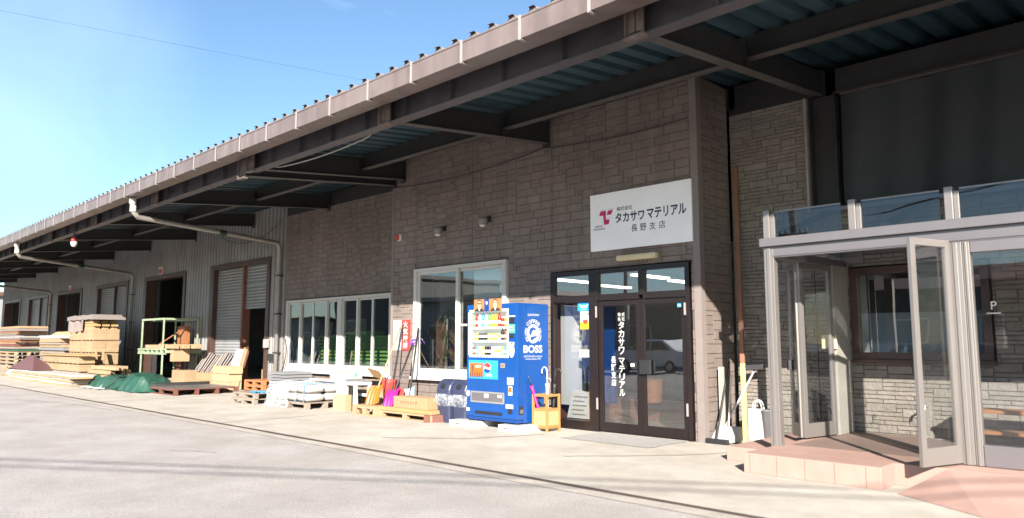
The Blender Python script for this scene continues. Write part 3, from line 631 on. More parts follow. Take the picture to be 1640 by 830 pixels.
for i, (h0, n) in enumerate(((1.8, 9), (1.7, 11), (1.78, 8))):
    for k in range(n): m.box(-12.62-.075*i-.018, -12.62-.075*i+.012, 9.4305, 9.4315, h0-.045*k-.03, h0-.045*k)
m.build('small_print', m_pipe, r)
for x, z, lb in ((-28.9, 4.08, 'small red and white plate above the dark doorway behind the green rack'), (-40.5, 4.0, 'small red and white plate above the doorway behind the tall yellow stack')):
    r = emp('door_plate', (x, WB-.03, z), lb, 'sign', 'plates above the doorways')
    MB().box(x-.2, x+.2, WB-.045, WB-.025, z-.12, z+.16).build('plate', m_paper, r); MB().box(x-.16, x+.16, WB-.05, WB-.0455, z-.09, z+.08).build('red_field', m_red, r)

def downpipe(pts, lb, yz, wrap):
    r = emp('rain_pipe', (pts[-1][0], pts[-1][1], 0), lb, 'pipe', 'rain pipes from the gutter to the steel wall')
    P = [Vector(p) for p in pts]; out = [P[0]]
    for i in range(1, len(P)-1):
        d0 = (P[i-1]-P[i]).normalized(); d1 = (P[i+1]-P[i]).normalized()
        for t in (0, .33, .67, 1): out.append(P[i]+d0*.13*(1-t)+d1*.13*t)
    out.append(P[-1]); MB().tube(out, .06, 12).build('pipe', m_pipe, r, smooth=True)
    m = MB().lathe([(.075, 0), (.075, .12)], (P[0].x, P[0].y, P[0].z-.14), 12).lathe([(.072, 0), (.072, .14)], (P[1].x, P[1].y, P[1].z+.1), 12)
    m.build('collar', m_vinyl, r)
    for z in (1.1, 2.2, 3.3): MB().box(pts[-1][0]-.085, pts[-1][0]+.085, pts[-1][1]-.07, WB-.021, z, z+.035).build('clamp', m_beam, r)
    if wrap:
        q = P[1].lerp(P[2], wrap); dq = (P[2]-P[1]).normalized()
        MB().tube([q-dq*.12, q+dq*.12], .068, 10).build('wrapping', m_tarp, r)
downpipe([(-17.86, 5.74, 4.70), (-17.86, 5.76, 4.28), (-19.62, 10.34, 4.26), (-19.62, 10.34, .05)], 'pale rain pipe beside the half raised shutter, nearest to the ribbon window', 0, .55)
downpipe([(-28.75, 5.74, 4.70), (-28.75, 5.76, 4.25), (-31.6, 10.34, 4.15), (-31.6, 10.34, .05)], 'pale rain pipe between the tall yellow stack and the green rack', 0, .5)
downpipe([(-40.6, 5.74, 4.70), (-40.6, 5.76, 4.15), (-43.6, 10.34, 4.0), (-43.6, 10.34, .05)], 'pale rain pipe farthest down the building, above the piled boards', 0, 0)
r = emp('beacon_lamp', (-23.85, 6.15, 4.2), 'red and white beacon lamp hanging under the eave girder', 'lamp')
MB().box(-23.88, -23.82, 6.12, 6.18, 4.42, 4.53).build('hanger', m_girder, r)
MB().lathe([(.03, .20), (.075, .18), (.08, .08)], (-23.85, 6.15, 4.22), 14).build('red_cap', m_red, r, smooth=True)
MB().lathe([(.082, .08), (.09, .03), (.06, -.05), (0, -.075)], (-23.85, 6.15, 4.22), 14).build('white_globe', m_paper, r, smooth=True)
for (x0, z0), (x1, z1), sag in (((-13, 4.75), (-8.5, 4.8), .12), ((-8.5, 4.8), (-5.6, 4.72), .06), ((-24, 5.0), (-19.6, 4.95), .5)):
    yy = 9.40 if x0 > -14 else 10.38
    MB().tube([(x0+(x1-x0)*t/14, yy, z0+(z1-z0)*t/14-sag*4*(t/14)*(1-t/14)) for t in range(15)], .009, 6).build('loose_cable', m_black, bld)
MB().tube([(-12.4, 6.26, 4.60)]+[(-12.4+3.4*t/10, 6.30, 4.56-.08*4*(t/10)*(1-t/10)) for t in range(1, 10)]+[(-9.0, 6.26, 4.60)], .012, 6).build('loose_cable', m_pipe, bld)

# ------------------------------------------------------------------ porch, platform, ramp
pl = emp('tiled_platform', (-1.5, 9, 0), 'pink tiled entrance platform with two steps and brown terrace tiles', 'platform')
def tiled(name, mt, x0, x1, y0, y1, z0, z1, tw=.3):
    m = MB(); m.box(x0, x1, y0, y1, z0, z1)
    m.build(name, mt, pl, bevel=.006)
tiled('slab', m_tile, -3.97, 5.5, 8.0, 10.44, 0, .212); tiled('front_step', m_tile, -3.97, -2.56, 7.62, 7.997, 0, .212); tiled('side_step', m_tile, -4.52, -3.973, 8.26, 10.44, 0, .165)
MB().box(-3.85, 5.4, 8.55, 10.40, .2125, .217).build('terrace_floor', m_tiletop, pl)
m = MB()
for x in [-3.9+.3*i for i in range(5)]: m.box(x, x+.006, 7.6175, 7.621, .004, .205)
for y in (8.55, 8.85, 9.15, 9.45, 9.75): m.box(-4.523, -4.5185, y, y+.006, .004, .16)
for x in [-3.85+.3*i for i in range(31)]: m.box(x, x+.007, 8.56, 10.39, .2168, .2176)
for y in [8.7+.3*i for i in range(6)]: m.box(-3.84, 5.4, y, y+.007, .2168, .2178)
m.build('tile_joint', m_tiletop, pl)
rm = MB()
tp = [(-2.08, 7.995, .21), (4.5, 7.995, .21)]; bt = [(-2.40, 7.55, .004), (-1.6, 7.02, .004), (4.5, 6.8, .004)]
rm.add([*tp, *bt, (-2.08, 7.995, .002), (4.5, 7.995, .002)], [(0, 2, 3), (0, 3, 4, 1), (0, 5, 2), (5, 6, 4, 3, 2), (1, 4, 6), (0, 1, 6, 5)])
rm.build('pink_ramp', m_tile, label='pink sloping ramp in front of the fixed porch glazing', cat='ramp')

po = emp('glass_porch', (-2, 8.4, .217), 'aluminium framed glass porch with folding doors and glazed parapet', 'porch')
ZF = .2185; YP = 8.40
def post(x0, x1, z0, z1, y0=YP-.05, y1=YP+.05, mt=None, nm='post'):
    m = MB().box(x0, x1, y0, y1, z0, z1); w_ = x1-x0
    m.box(x0+w_*.32, x0+w_*.68, y0-.012, y0-.0005, z0, z1)
    return m.build(nm, mt or m_alu, po, bevel=.004)
post(-4.0, -3.88, ZF-.05, 2.53); post(-2.04, -1.93, ZF, 2.40); post(-1.925, -1.86, ZF, 2.40); post(-.62, -.54, ZF, 2.40); post(.75, .85, ZF, 2.40); post(2.2, 2.3, ZF, 2.40); post(3.65, 3.75, ZF, 2.40); post(4.9, 5.0, ZF, 2.53)
MB().box(-4.03, 5.0, YP-.10, YP+.06, 2.535, 2.635).build('upper_rail', m_alud, po, bevel=.005)
MB().box(-3.88, 4.9, YP-.05, YP+.05, 2.40, 2.533).box(-3.875, 4.9, YP-.062, YP-.0505, 2.415, 2.43).build('header', m_alud, po, bevel=.004)
for x in (-3.99, -3.00, -2.05, -1.08, -.1, .9, 1.9, 2.9, 3.9):
    m = MB().box(x, x+.075, YP-.06, YP+.03, 2.637, 2.975).box(x+.077, x+.125, YP-.03, YP+.02, 2.637, 2.93); m.build('parapet_post', m_alu, po, bevel=.004)
    MB().box(x+.128, x+.895, YP-.006, YP+.004, 2.637, 2.945).build('parapet_glass', m_glasst, po)
    MB().box(x+.128, x+.895, YP-.012, YP+.010, 2.946, 2.962).build('parapet_cap', m_alu, po)
MB().box(-3.85, 4.9, YP+.07, 10.40, 2.56, 2.58).build('porch_roof', m_glasst, po)
for x in (-3.97, -2.7, -1.4, -.1, 1.2, 2.5, 3.8): MB().bar((x, YP+.08, 2.65), (x, 10.40, 3.22), .05, .07).build('rafter', m_alud, po)
MB().bar((-4.0, 10.38, 3.25), (4.95, 10.38, 3.25), .06, .06).build('wall_plate', m_alud, po)
def leaf(p, q, z0, z1, name='door_leaf', st=.07, handle=False):
    p, q = Vector((*p, 0)), Vector((*q, 0)); d = (q-p).normalized(); L = (q-p).length; nn = d.cross(Vector((0, 0, 1)))
    def bx(m, a, b, za, zb, t=.04): m.prism([p+d*a-nn*t/2+Vector((0, 0, za)), p+d*b-nn*t/2+Vector((0, 0, za)), p+d*b+nn*t/2+Vector((0, 0, za)), p+d*a+nn*t/2+Vector((0, 0, za))], (0, 0, zb-za)); return m
    m = MB(); bx(m, 0, st, z0, z1); bx(m, L-st, L, z0, z1); bx(m, st, L-st, z0, z0+.17, .036); bx(m, st, L-st, z1-.07, z1, .036)
    o = m.build(name, m_alu, po, bevel=.003)
    bx(MB(), st, L-st, z0+.17, z1-.07, .006).build('pane', m_glassp, o)
    if handle: bx(MB(), .005, .065, 1.05, 1.18, .11).build('handle', m_beam, o)
leaf((-2.24, 7.76), (-2.045, 8.335), .235, 2.42, handle=False)
leaf((-4.17, 9.36), (-3.96, 9.13), .235, 2.40, st=.05, handle=True); leaf((-3.93, 9.12), (-3.80, 9.80), .235, 2.40)
MB().box(-3.84, -3.78, 9.86, 10.36, ZF, 2.42).build('side_jamb', m_pipe, po, bevel=.004)
MB().box(-3.95, -3.76, 9.815, 9.855, 1.32, 1.50).build('latch_box', m_cream, po, bevel=.006)
MB().box(-4.0, -3.80, 8.46, 10.4, 2.40, 2.50).build('side_header', m_alud, po)
for a, b in ((-1.855, -.625), (-.535, .745), (.855, 2.195), (2.305, 3.645), (3.755, 4.895)):
    for z0_, z1_ in ((ZF, .42), (2.29, 2.40)): MB().box(a, b, YP-.045, YP+.045, z0_, z1_).build('rail', m_alud, po, bevel=.004)
    MB().box(a, b, YP-.004, YP+.004, .42, 2.29).build('pane', m_glassp, po)
MB().text('P', (-1.72, YP-.0055, 1.72), UX, UZ, .05, .08, .0).box(-1.76, -1.64, YP-.0058, YP-.005, 1.68, 1.69).build('glass_mark', m_alud, po)
for x0, x1, y in ((-2.45, -.5, 9.85),):
    r = emp('slat_bench', (-1.4, 10.0, ZF), 'orange brown plank bench inside the porch against the stone wall', 'bench')
    for i in range(3): MB().box(x0, x1, y+.13*i, y+.11+.13*i, .60, .64).build('seat_plank', m_orwood, r, bevel=.005)
    MB().box(x0, x1, y+.05, y+.30, .36, .40).build('shelf', m_orwood, r, bevel=.005)
    for xx in (x0+.15, (x0+x1)/2, x1-.15): MB().box(xx-.03, xx+.03, y+.03, y+.33, ZF, .598).build('leg', m_rwood, r)
r = emp('wall_tap', (-2.86, 10.40, .5), 'small tap standpipe against the stone wall inside the porch', 'tap')
MB().box(-2.91, -2.83, 10.30, 10.41, ZF, .72).build('standpipe', m_stone, r, bevel=.01); MB().tube([(-2.87, 10.30, .62), (-2.87, 10.20, .62), (-2.87, 10.18, .57)], .015, 8).build('spout', m_tin, r)
MB().tube([(-1.12, 9.95, 1.55), (-1.12, 9.95, 2.5)], .03, 10).build('hanging_tube', m_tin, label='grey metal tube hanging inside the right part of the porch', cat='tube')

# ------------------------------------------------------------------ corner beside the porch
MB().bar((-5.20, 10.06, 0), (-5.25, 10.146, 1.10), .065, .04, (0, 1, 0), 1).bar((-5.25, 10.146, 1.10), (-5.385, 10.38, 4.1), .065, .04, (0, 1, 0), 0).build('long_timber', [m_orwood2, mat('pale yellow timber', (.62, .50, .20), .6, var=.08)], at=(-5.2, 10.06, 0), label='very long timber leaning upright in the corner beside the porch', cat='timber', bevel=.004)  # lower length coloured pale yellow, upper length reddish brown
r = emp('floor_squeegee', (-5.3, 9.85, 0), 'white handled floor squeegee with black head up, leaning beside the long timber', 'squeegee')
MB().tube([(-5.40, 9.75, .12), (-5.12, 10.25, 1.0)], .014, 8).build('handle', m_white, r, smooth=True)
MB().bar((-5.26, 10.17, 1.03), (-4.98, 10.25, 1.05), .06, .08).build('head', m_black, r, bevel=.01)
r = emp('dustpan', (-5.25, 9.65, 0), 'white long handled dustpan in the corner beside the porch', 'dustpan')
m = MB(); m.prism([(-5.46, 9.5, .02), (-5.46, 9.82, .02), (-5.46, 9.82, .22), (-5.46, 9.72, .22)], (.34, 0, 0)); m.build('pan', m_bag, r, bevel=.01)
MB().tube([(-5.3, 9.76, .2), (-5.36, 10.0, .95)], .013, 8).build('handle', m_white, r)
r = emp('push_broom', (-5.3, 9.5, 0), 'dark push broom lying with its head at the foot of the dustpan', 'broom')
MB().box(-5.48, -5.14, 9.42, 9.48, .0, .07).build('bristle_head', m_black, r, bevel=.01); MB().tube([(-5.32, 9.45, .06), (-5.44, 10.1, 1.12)], .013, 8).build('handle', m_beam, r)
MB().box(-5.455, -5.44, 9.78, 9.98, 0, 1.05).build('white_plank', m_bag, label='narrow white plank standing against the return wall', cat='plank', rot=.1)
r = emp('paper_carrier', (-5.02, 10.12, 0), 'white paper carrier bag standing beside the long timber', 'bag')
MB().loft([(0, .14, .07), (.1, .15, .06), (.2, .145, .065), (.33, .15, .055), (.46, .14, .05)], (-5.02, 10.12, 0), e=.25).build('bag_body', m_bag, r, smooth=False)
for dy in (-.035, .035): MB().tube([(-5.02+.07*math.cos(t), 10.12+dy, .46+.12*math.sin(t)) for t in [math.pi*i/10 for i in range(11)]], .008, 6).build('strap', m_paper, r)
r = emp('slim_bin', (-4.83, 10.1, 0), 'slim grey bin standing between the carrier bag and the step', 'bin')
MB().loft([(0, .075, .09), (.42, .09, .11), (.44, .092, .112)], (-4.83, 10.12, 0), e=.4).build('bin_body', m_alud, r); MB().loft([(.441, .094, .115), (.46, .094, .115)], (-4.83, 10.12, 0), e=.4).build('lid', m_greyp, r)
MB().grid(lambda a, b: (-7.3+1.55*a+.02*math.sin(b*9), 8.42+.95*b, .006+.003*math.sin(a*40)*math.sin(b*31)), 30, 16).build('door_mat', mat('grey mat', (.36, .34, .325), .95, var=.12, scale=8, bump=.6, bscale=200), label='thin grey mat on the concrete in front of the entrance', cat='mat')

# ------------------------------------------------------------------ vending machine
vm = emp('vending_machine', (-8.87, 8.9, .11), 'bright blue drinks vending machine standing on white concrete blocks beside the entrance', 'vending machine')
VX0, VX1, VY0, VY1, VZ0, VZ1 = -9.47, -8.27, 8.50, 9.26, .12, 2.04
# cabinet with a recess for the display: panels
m = MB(); m.box(VX0, VX1, VY0+.16, VY1, VZ0, VZ1); m.box(VX0, VX0+.045, VY0+.01, VY0+.159, VZ0+.06, VZ1).box(-8.47, VX1, VY0+.01, VY0+.159, VZ0+.06, VZ1).box(VX0+.045, -8.47, VY0+.01, VY0+.159, VZ0+.06, 1.155).box(VX0+.045, -8.47, VY0+.01, VY0+.159, 1.955, VZ1)
m.build('cabinet', m_blue, vm, bevel=.008)
MB().box(VX0+.02, VX1-.02, VY0+.03, VY0+.15, VZ0+.005, VZ0+.058).build('kick_plate', m_blued, vm)
MB().box(-9.25, -8.61, VY0+.002, VY0+.009, .225, .275).build('air_grille', m_black, vm)
vf = VY0+.009
pan = MB(); pan.box(-9.424, -8.472, VY0+.145, VY0+.158, 1.157, 1.953)
for z in (1.157, 1.405, 1.625, 1.915): pan.box(-9.424, -8.472, VY0+.02, VY0+.144, z, z+.038)
pan.box(-9.424, -9.405, VY0+.0, VY0+.144, 1.196, 1.914).box(-8.491, -8.472, VY0, VY0+.144, 1.196, 1.914)
disp = pan.build('display_case', m_shelf, vm)
lab = MB()
for z in (1.157, 1.405, 1.625):
    for i in range(12): lab.box(-9.375+.074*i, -9.335+.074*i, VY0+.016, VY0+.0195, z+.006, z+.017, 0)
lab.build('button_row', m_ink, disp)
MB().text('SUNTORY', (-9.2, VY0+.0185, 1.921), UX, UZ, .5, .024, .012).build('lettering', m_mag, disp)
MB().box(-9.43, -8.465, VY0+.0005, VY0+.004, 1.157, 1.953).build('display_pane', m_clear, disp)
bottle = [(.0, 0), (.026, 0), (.028, .01), (.028, .06), (.026, .065), (.028, .07), (.028, .12), (.02, .15), (.011, .165), (.011, .185), (0, .187)]
can = [(0, 0), (.024, 0), (.028, .006), (.028, .10), (.024, .112), (0, .112)]
tall = [(0, 0), (.024, 0), (.027, .006), (.027, .13), (.022, .142), (0, .142)]
pal = [mat('drink '+k, c, .3, var=.05) for k, c in (('green', (.16, .5, .12)), ('red', (.6, .03, .03)), ('white', (.75, .75, .74)), ('blue', (.08, .3, .7)), ('yellow', (.8, .62, .03)), ('black', (.02, .02, .025)), ('orange', (.8, .3, .04)), ('brown', (.2, .08, .03)), ('clear', (.55, .7, .8)), ('pink', (.8, .35, .45)), ('gold', (.6, .42, .12)), ('lime', (.55, .68, .08)))]
G_, R_, W_, B_, Y_, K_, O_, N_, C_, P_k, D_, L_ = range(12)
rows = [(1.663, [G_, R_, C_, B_, C_, G_, Y_, Y_, R_, R_, O_, G_], 'bottle'), (1.443, [D_, Y_, K_, K_, K_, L_, L_, L_, W_, K_, N_, W_], 'can'), (1.195, [N_, B_, W_, D_, K_, K_, P_k, W_, W_, L_, B_, B_], 'tall')]
meshes = {}
for z, cols, kd in rows:
    for i, c in enumerate(cols):
        kk = 'bottle' if (kd == 'bottle' and i < 9) or (kd == 'can' and i > 8) else ('tall' if kd != 'can' else 'can')
        pr = {'bottle': bottle, 'can': can, 'tall': tall}[kk]
        key = (kk, c); x = -9.365+.0775*i; nm = 'drink_bottle' if kk == 'bottle' else 'drink_can'
        h = 1.25 if kd == 'bottle' and kk == 'bottle' else 1.0
        mb = MB().lathe([(q*1.15, p*h) for q, p in pr], (x, VY0+.075, z), 14, 0)
        mb.lathe([(.0332, .045*h), (.0332, .085*h)], (x, VY0+.075, z), 14, 1)
        mb.build(nm, [pal[c], pal[W_] if c != W_ else pal[(i*5) % 12]], disp, smooth=False)
# right hand controls
MB().box(-8.455, -8.315, VY0+.002, vf, 1.815, 1.835, 0).build('logo_strip', m_paper, vm)
MB().box(-8.44, -8.33, VY0+.0, vf, 1.715, 1.805).build('price_screen', m_black, vm, bevel=.003)
m = MB().box(-8.455, -8.32, VY0+.002, vf, 1.555, 1.695, 0); m.box(-8.44, -8.335, VY0+.001, VY0+.0019, 1.60, 1.615, 1).box(-8.44, -8.36, VY0+.001, VY0+.0019, 1.64, 1.665, 1); m.build('green_notice', [m_green, m_paper], vm)
MB().box(-8.43, -8.345, VY0-.004, vf, 1.48, 1.535).build('card_reader', m_black, vm, bevel=.004)
MB().ell((-8.39, VY0+.001, 1.27), UX, UZ, .058, .11, -.008, 24).box(-8.45, -8.335, VY0+.0005, vf, 1.36, 1.41).build('coin_plate', m_paper, vm)
MB().box(-8.395, -8.385, VY0-.001, VY0+.0004, 1.20, 1.23).box(-8.41, -8.36, VY0-.001, VY0+.0004, 1.375, 1.395).build('coin_slot', m_ink, vm)
MB().box(-8.645, -8.545, VY0-.001, vf, .99, 1.07).build('bill_slot', m_greyp, vm, bevel=.004); MB().box(-8.625, -8.565, VY0-.004, VY0-.0015, 1.015, 1.045).build('slot_lens', m_orange, vm)
m = MB().box(-9.415, -8.705, VY0+.003, vf, .80, 1.11, 0)
m.box(-9.39, -9.06, VY0+.0015, VY0+.003, .84, 1.06, 1)
for i in range(6): m.box(-9.38+.055*i, -9.345+.055*i, VY0, VY0+.0014, .82, .90+.01*(i % 2), 2)
m.box(-9.34, -9.29, VY0, VY0+.0014, .92, 1.03, 2).text('NEW', (-9.25, VY0+.001, .98), UX, UZ, .15, .05, .01, 3)
m.build('advert_panel', [m_cyan, m_orange, m_rwood, m_paper], vm)
gl2 = MB(); c0 = (-8.955, VY0+.0012, .985)
gl2.ell(c0, UX, UZ, .085, .085, -.001, 28, 0)
gl2.add([(c0[0]+.083*math.cos(R(t)), VY0-.0004, c0[2]+.083*math.sin(R(t))) for t in range(12, 172, 10)]+[(-9.0, VY0-.0004, 1.01), (-8.93, VY0-.0004, .985)], [tuple(range(18))], 1)
gl2.add([(c0[0]+.083*math.cos(R(t)), VY0-.0004, c0[2]+.083*math.sin(R(t))) for t in range(200, 350, 10)]+[(-8.92, VY0-.0004, .955), (-9.0, VY0-.0004, .975)], [tuple(range(17))], 2)
gl2.text('PEPSI', (-9.0, VY0+.0004, .845), UX, UZ, .15, .045, .012, 0)
gl2.build('advert_emblem', [m_paper, m_red, m_blue], vm)
m = MB().box(-9.36, -8.56, VY0+.0, vf, .41, .595, 0).box(-9.33, -8.59, VY0-.004, VY0-.0005, .44, .57, 1).box(-9.02, -8.92, VY0-.006, VY0-.0045, .50, .56, 2).box(-8.70, -8.61, VY0-.006, VY0-.0045, .51, .555, 2); m.build('dispensing_flap', [m_greyp, m_alud, m_paper], vm, bevel=.003)
m = MB().box(-8.49, -8.35, VY0+.002, vf, .73, .84, 0).box(-8.465, -8.38, VY0+.002, vf, .56, .71, 0).box(-8.46, -8.385, VY0+.0005, VY0+.0019, .61, .69, 1).box(-8.52, -8.36, VY0+.002, vf, .35, .415, 0).box(-9.475+.01, -9.39, VY0+.002, vf, .26, .31, 0).ell((-9.425, VY0+.002, .55), UX, UZ, .045, .05, -.005, 20, 0); m.build('notice_sticker', [m_paper, m_orange], vm)
MB().box(-8.47, -8.38, VY0-.003, vf, .27, .345).build('coin_return', m_black, vm, bevel=.004)
# right side of the cabinet
sx = VX1+.0012; UY = (0, 1, 0); m = MB()
m.text('SUNTORY', (sx, 8.755, 1.835), UY, UZ, .28, .035, .015)
cY, cZ = 8.885, 1.545
m.ring((sx, cY, cZ), UY, UZ, .135, .155, 0, 32)
def arc(txt, r, a0, a1, h):
    n = len(txt)
    for i, ch in enumerate(txt):
        t = R(a0+(a1-a0)*(i+.5)/n); c_, s_ = math.cos(t), math.sin(t)
        if ch == ' ': continue
        u = Vector((0, s_, -c_)); v = Vector((0, c_, s_)); m.text(ch, Vector((sx, cY, cZ))+v*r-u*h*.4, u, v, h*.8, h, .02)
arc('COFFEE', .175, 138, 42, .06); arc('BOSS COFFEE', .17, 222, 150, .03); arc('BOSS COFFEE', .17, 30, -42, .03)
m.text('BOSS', (sx, 8.655, 1.235), UY, UZ, .45, .125, .035)
m.text('SUNTORY BOSS is the boss', (sx, 8.66, 1.165), UY, UZ, .44, .028, .01).text('of them all since 1992', (sx, 8.70, 1.125), UY, UZ, .36, .026, .01)
m.ell((sx-.0008, cY, cZ), UY, UZ, .125, .125, .0008, 30)
m.build('lettering', m_white, vm)
m = MB(); fx = sx+.0008
m.add([(fx, cY+p, cZ+q) for p, q in [(-.10, .03), (-.07, .09), (-.01, .112), (.05, .095), (.085, .05), (.05, .06), (0, .055), (-.03, .03), (-.045, -.02), (-.08, -.03)]], [tuple(range(10))])
m.add([(fx, cY+p, cZ+q) for p, q in [(-.06, -.045), (-.02, -.05), (.03, -.035), (.06, -.04), (.09, -.02), (.085, -.06), (.03, -.075), (-.02, -.11), (-.07, -.095)]], [tuple(range(9))])
m.add([(fx, cY+p, cZ+q) for p, q in [(.0, .02), (.035, .03), (.03, .012)]], [(0, 1, 2)])
m.build('emblem_face', m_blue, vm)
MB().box(VX1+.0005, VX1+.006, 8.545, 8.645, .26, .39, 0).box(VX1+.0065, VX1+.02, 8.565, 8.625, .28, .34, 1).build('side_latch', [m_ink, m_alud], vm)
for x in (VX0+.12, VX1-.12):
    for y in (VY0+.12, VY1-.12): MB().lathe([(.022, 0), (.022, .012), (.012, .013), (.012, .03)], (x, y, .1005), 12).build('foot', m_alud, vm)
for x0, x1, yo, lb in ((-9.74, -9.16, 8.36, 'long white concrete block under the vending machine, on the bin side'), (-8.60, -8.10, 8.41, 'long white concrete block under the vending machine, on the umbrella stand side')):
    m = MB().box(x0, x1, yo, 9.3, 0, .10); m.box((x0+x1)/2-.12, (x0+x1)/2-.04, yo-.001, yo+.0005, .04, .055, 1)
    m.build('concrete_block', [m_white, m_ink], bevel=.008, label=lb, cat='block', group='white blocks under the vending machine')
# advert poster clipped on the machine top
r = emp('advert_poster', (-8.93, 8.47, 1.93), 'small orange poster of two men in dark suits on top of the vending machine', 'poster')
px0, px1, pz0, pz1 = -9.27, -8.60, 1.925, 2.125; py = 8.485
MB().box(px0, px1, py, py+.006, pz0, pz1).build('board', mat('poster orange', (.42, .17, .06), .5, var=.06), r)
m = MB()
for cx_, gls in ((px0+.135, 1), (px1-.15, 0)):
    m.prism([(cx_-.115, py-.001, pz0), (cx_+.115, py-.001, pz0), (cx_+.10, py-.001, pz0+.03), (cx_+.035, py-.001, pz0+.055), (cx_-.035, py-.001, pz0+.055), (cx_-.10, py-.001, pz0+.03)], (0, .001, 0), 1)
    m.prism([(cx_-.03, py-.002, pz0+.054), (cx_, py-.002, pz0), (cx_+.03, py-.002, pz0+.054)], (0, .001, 0), 2)
    m.ell((cx_, py-.002, pz0+.125), UX, UZ, .052, .07, -.0008, 22, 1); m.ell((cx_, py-.003, pz0+.112), UX, UZ, .045, .062, -.0008, 22, 0)
    m.box(cx_-.007, cx_+.007, py-.0045, py-.0038, pz0+.095, pz0+.118, 3).box(cx_-.018, cx_+.018, py-.0045, py-.0038, pz0+.075, pz0+.081, 3)
    if gls:
        for s in (-.022, .022): m.ell((cx_+s, py-.004, pz0+.128), UX, UZ, .019, .013, -.0008, 14, 1)
        m.box(cx_-.045, cx_+.045, py-.0045, py-.004, pz0+.133, pz0+.138, 1)
    else:
        for s in (-.02, .02): m.box(cx_+s-.012, cx_+s+.012, py-.0045, py-.004, pz0+.125, pz0+.131, 1).box(cx_+s-.014, cx_+s+.014, py-.0045, py-.004, pz0+.138, pz0+.143, 1)
m.box(px0+.255, px0+.37, py-.0012, py-.0002, pz0+.0, pz1, 4).ell((px0+.312, py-.002, pz0+.135), UX, UZ, .022, .03, -.0008, 16, 2)
m.build('portraits', [m_skin, m_hair, m_paper, m_orange, m_blued], r)

# umbrella stand and umbrellas
us = emp('umbrella_stand', (-8.06, 8.93, 0), 'square wooden umbrella stand with slatted lower panels beside the vending machine', 'umbrella stand')
m_bam = mat('honey wood', (.36, .19, .06), .5, var=.15, scale=6, stretch=(5, 5, 1)); m_reed = mat('pale reed panel', (.42, .29, .14), .7, var=.12, scale=6)
ux, uy, hw = -8.05, 8.95, .145
for sx_ in (-1, 1):
    for sy_ in (-1, 1): MB().box(ux+sx_*hw-.018, ux+sx_*hw+.018, uy+sy_*hw-.018, uy+sy_*hw+.018, 0, .585).build('leg', m_bam, us, bevel=.004)
def uring(z0, z1, mt, nm, t=.012):
    for s in (-1, 1):
        MB().box(ux-hw+.018, ux+hw-.018, uy+s*hw-t, uy+s*hw+t, z0, z1).build(nm, mt, us, bevel=.002)
        MB().box(ux+s*hw-t, ux+s*hw+t, uy-hw+.018, uy+hw-.018, z0, z1).build(nm, mt, us, bevel=.002)
uring(.545, .58, m_bam, 'top_rail'); uring(.325, .36, m_bam, 'middle_rail'); uring(.06, .10, m_bam, 'bottom_rail'); uring(.10, .325, m_reed, 'reed_panel', .005)
MB().box(ux-hw, ux+hw, uy-hw, uy+hw, .045, .058).build('base', m_bam, us)
def umbrella(b, t, hook, body, hmat, lb, hr=.05):
    r = emp('umbrella', (b[0], b[1], .06), lb, 'umbrella', 'umbrellas in the wooden stand')
    b, t = Vector((*b, .065)), Vector(t); d = (t-b).normalized()
    MB().tube([b, b+d*.08], .008, 8).build('tip', m_tin, r)
    MB().tube([b+d*.08, b+d*.25, b+d*.50, b+d*.62, b+d*.68], .012, 10, r2=.034).build('folded_canopy', body, r, smooth=True)
    hk = Vector((hook[0], hook[1], 0)); L = (t-b).length
    pts = [b+d*.66, b+d*(L-.04)]+[t+hk*hr*(1-math.cos(a))+Vector((0, 0, 1))*hr*math.sin(a) for a in [R(k) for k in (0, 30, 60, 90, 120, 150, 180, 205)]]
    MB().tube(pts, .012, 8).build('handle', hmat, r, smooth=True)
m_pinkc = mat('pale pink cloth', (.75, .42, .45), .6, var=.25, scale=9)
umbrella((-8.02, 8.86), (-8.26, 8.78, .82), (-.8, -.5), m_pink, m_navy, 'magenta umbrella with dark hook leaning out of the wooden stand', .05)
umbrella((-8.07, 8.98), (-8.07, 9.0, .93), (-.95, .2), m_pale, m_white, 'umbrella with large white hook handle standing tallest in the stand', .075)
umbrella((-7.99, 8.92), (-7.99, 8.92, .80), (.7, .2), m_pinkc, m_greyp, 'pink patterned umbrella at the front of the wooden stand', .035)
umbrella((-7.98, 9.02), (-7.95, 9.06, .93), (.9, .4), m_ink, m_ink, 'black umbrella at the rear of the wooden stand', .05)

# bins with clear bags
def bin_(x, y, lb):
    r = emp('waste_bin', (0, 0, 0), lb, 'waste bin', 'navy hooded waste bins beside the machine')
    MB().loft([(0, .155, .15), (.02, .16, .155), (.40, .185, .18)], e=.32).build('bin_body', m_bin, r)
    n = 14
    hood = MB().loft([(.41, .188, .183), (.57, .188, .183), (.66, .188, .165, 0, .015), (.72, .188, .12, 0, .03), (.75, .18, .07, 0, .05)], e=.3).build('hood', m_bin, r, smooth=False)
    MB().ell((0, -.165, .635), (1, 0, 0), (0, .5, .866), .06, .045, .012, 20).build('opening', m_ink, hood)
    MB().loft([(.26, .15, .15), (.30, .188, .185), (.36, .208, .203), (.42, .212, .208), (.47, .196, .192), (.50, .19, .186)], e=.42, n=44).build('clear_bag', m_film, r, smooth=True)
    MB().box(-.08, .06, -.166, -.158, .22, .255).build('label_strip', m_cyan, r)
    r.location = (x, y, 0); return r
b1 = bin_(-10.17, 8.74, 'hooded navy waste bin with clear bag, the one farther from the vending machine')
dup(b1, (-9.77, 8.76, 0), label='hooded navy waste bin with clear bag, touching the vending machine')
m = MB(); m.prism([(-11.05, 8.95, 0), (-10.5, 8.95, 0), (-10.5, 9.10, .62), (-10.86, 9.10, .66)], (0, .025, .0)); m.build('white_board', m_white, label='white board leaning behind the waste bins', cat='board')

